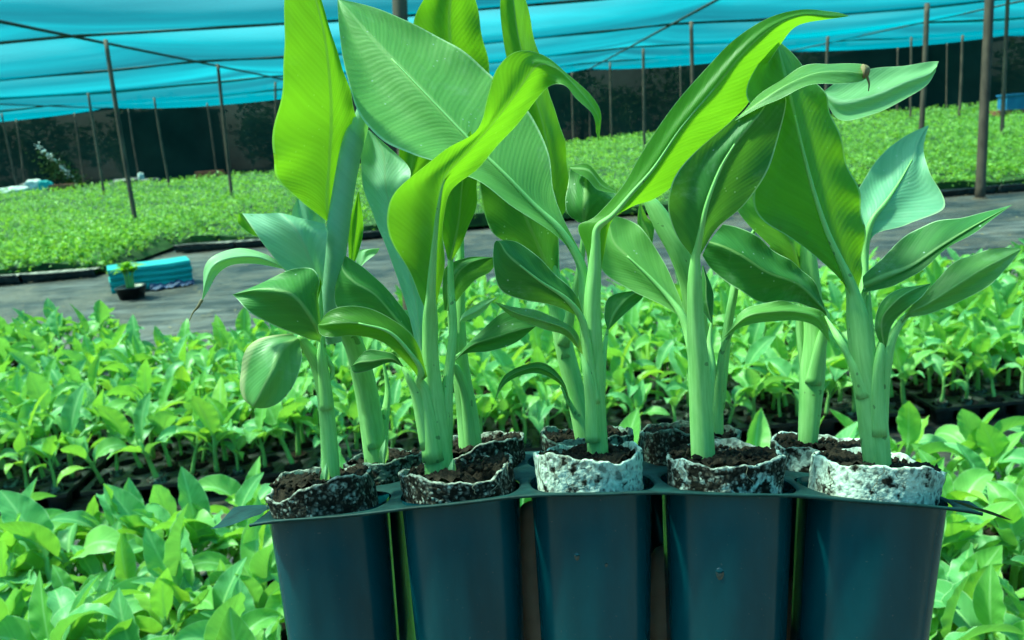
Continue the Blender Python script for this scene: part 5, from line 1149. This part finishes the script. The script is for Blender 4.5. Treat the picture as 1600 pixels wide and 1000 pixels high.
# ------------------------------------------------------------------ the hand that carries the tray
def hand():
    J = {'elbow': (1080, 2300, 62, 46), 'fore': (1075, 1850, 56, 40), 'wrist': (1070, 1500, 50, 29), 'palm0': (1062, 1390, 48.2, 36), 'palm': (1050, 1260, 47, 40),
         'k1': (935, 1185, 46.6, 15), 'k2': (1020, 1160, 46.6, 16), 'k3': (1100, 1165, 46.6, 16), 'k4': (1170, 1195, 46.8, 14),
         'a1': (868, 1080, 45.9, 12.5), 'a2': (838, 950, 45.9, 11.2), 'a3': (833, 860, 45.9, 10.2), 'a4': (833, 780, 45.9, 8.6),
         'b1': (1030, 1060, 45.9, 12.5), 'b2': (1037, 965, 45.9, 11.2), 'b3': (1039, 900, 45.9, 10.2), 'b4': (1040, 848, 45.9, 8.6),
         'c1': (1160, 1080, 45.9, 12), 'c2': (1222, 1000, 45.9, 10.8), 'c3': (1241, 945, 45.9, 9.8), 'c4': (1244, 900, 45.9, 8.2),
         'd1': (1240, 1140, 46.8, 10.5), 'd2': (1320, 1092, 46.8, 9.2), 'd3': (1372, 1078, 46.8, 8), 'd4': (1405, 1080, 46.8, 6.8),
         't0': (985, 1330, 46, 17), 't1': (900, 1275, 44, 14), 't2': (858, 1200, 41.5, 12), 't3': (850, 1130, 40, 9.5)}
    E = [('elbow', 'fore'), ('fore', 'wrist'), ('wrist', 'palm0'), ('palm0', 'palm')]
    for k, f in zip('1234', 'abcd'): E += [('palm', 'k' + k), ('k' + k, f + '1'), (f + '1', f + '2'), (f + '2', f + '3'), (f + '3', f + '4')]
    E += [('palm0', 't0'), ('t0', 't1'), ('t1', 't2'), ('t2', 't3')]
    names = list(J); idx = {n: i for i, n in enumerate(names)}
    me = bpy.data.meshes.new('person'); me.from_pydata([tuple(W3(J[n])) for n in names], [(idx[a], idx[b]) for a, b in E], []); me.update()
    o = bpy.data.objects.new('person', me); COL.objects.link(o); me.materials.append(M['skin'])
    md = o.modifiers.new('Skin', 'SKIN'); md.use_smooth_shade = True; md.branch_smoothing = 0.35
    for i, n in enumerate(names):
        r = J[n][3] / 1000.0
        sv = me.skin_vertices[0].data[i]; sv.radius = (r, r); sv.use_root = n == 'palm'
    s = o.modifiers.new('Subdivision', 'SUBSURF'); s.levels = 2; s.render_levels = 2
    tag(o, 'brown bare hand holding the black tray from below, fingers up between the cells', 'person')
hand()

# ------------------------------------------------------------------ light
w = bpy.data.worlds.new('World'); scn.world = w; w.use_nodes = True
nt = w.node_tree; bg = nt.nodes['Background']; sky = nt.nodes.new('ShaderNodeTexSky'); sky.sky_type = 'NISHITA'; sky.sun_disc = False
SUN_EL, SUN_AZ = 60.0, -72.0               # azimuth measured from straight ahead (+Y), positive to the right
sky.sun_elevation = R_(SUN_EL); sky.sun_rotation = R_(SUN_AZ); sky.air_density = 1.0; sky.dust_density = 2.0
nt.links.new(sky.outputs[0], bg.inputs[0]); bg.inputs[1].default_value = 0.15
sd = bpy.data.lights.new('sun', 'SUN'); sd.energy = 5.0; sd.angle = R_(6.0); sd.color = (1.0, 0.94, 0.80)
so = bpy.data.objects.new('sun', sd); COL.objects.link(so); so.location = (-10, 20, 30)
dirv = Vector((math.sin(R_(SUN_AZ)) * math.cos(R_(SUN_EL)), math.cos(R_(SUN_AZ)) * math.cos(R_(SUN_EL)), math.sin(R_(SUN_EL))))
so.rotation_euler = dirv.to_track_quat('Z', 'Y').to_euler()

# ------------------------------------------------------------------ render settings
scn.view_settings.view_transform = 'Standard'; scn.view_settings.look = 'None'; scn.view_settings.gamma = 1.0
scn.view_settings.exposure = 3.05
scn.render.engine = 'CYCLES'
c = scn.cycles; c.use_denoising = True; c.max_bounces = 8; c.diffuse_bounces = 4; c.glossy_bounces = 3; c.transmission_bounces = 5; c.transparent_max_bounces = 12
c.use_adaptive_sampling = True; c.adaptive_threshold = 0.015; c.sample_clamp_indirect = 6.0; c.caustics_reflective = False; c.caustics_refractive = False
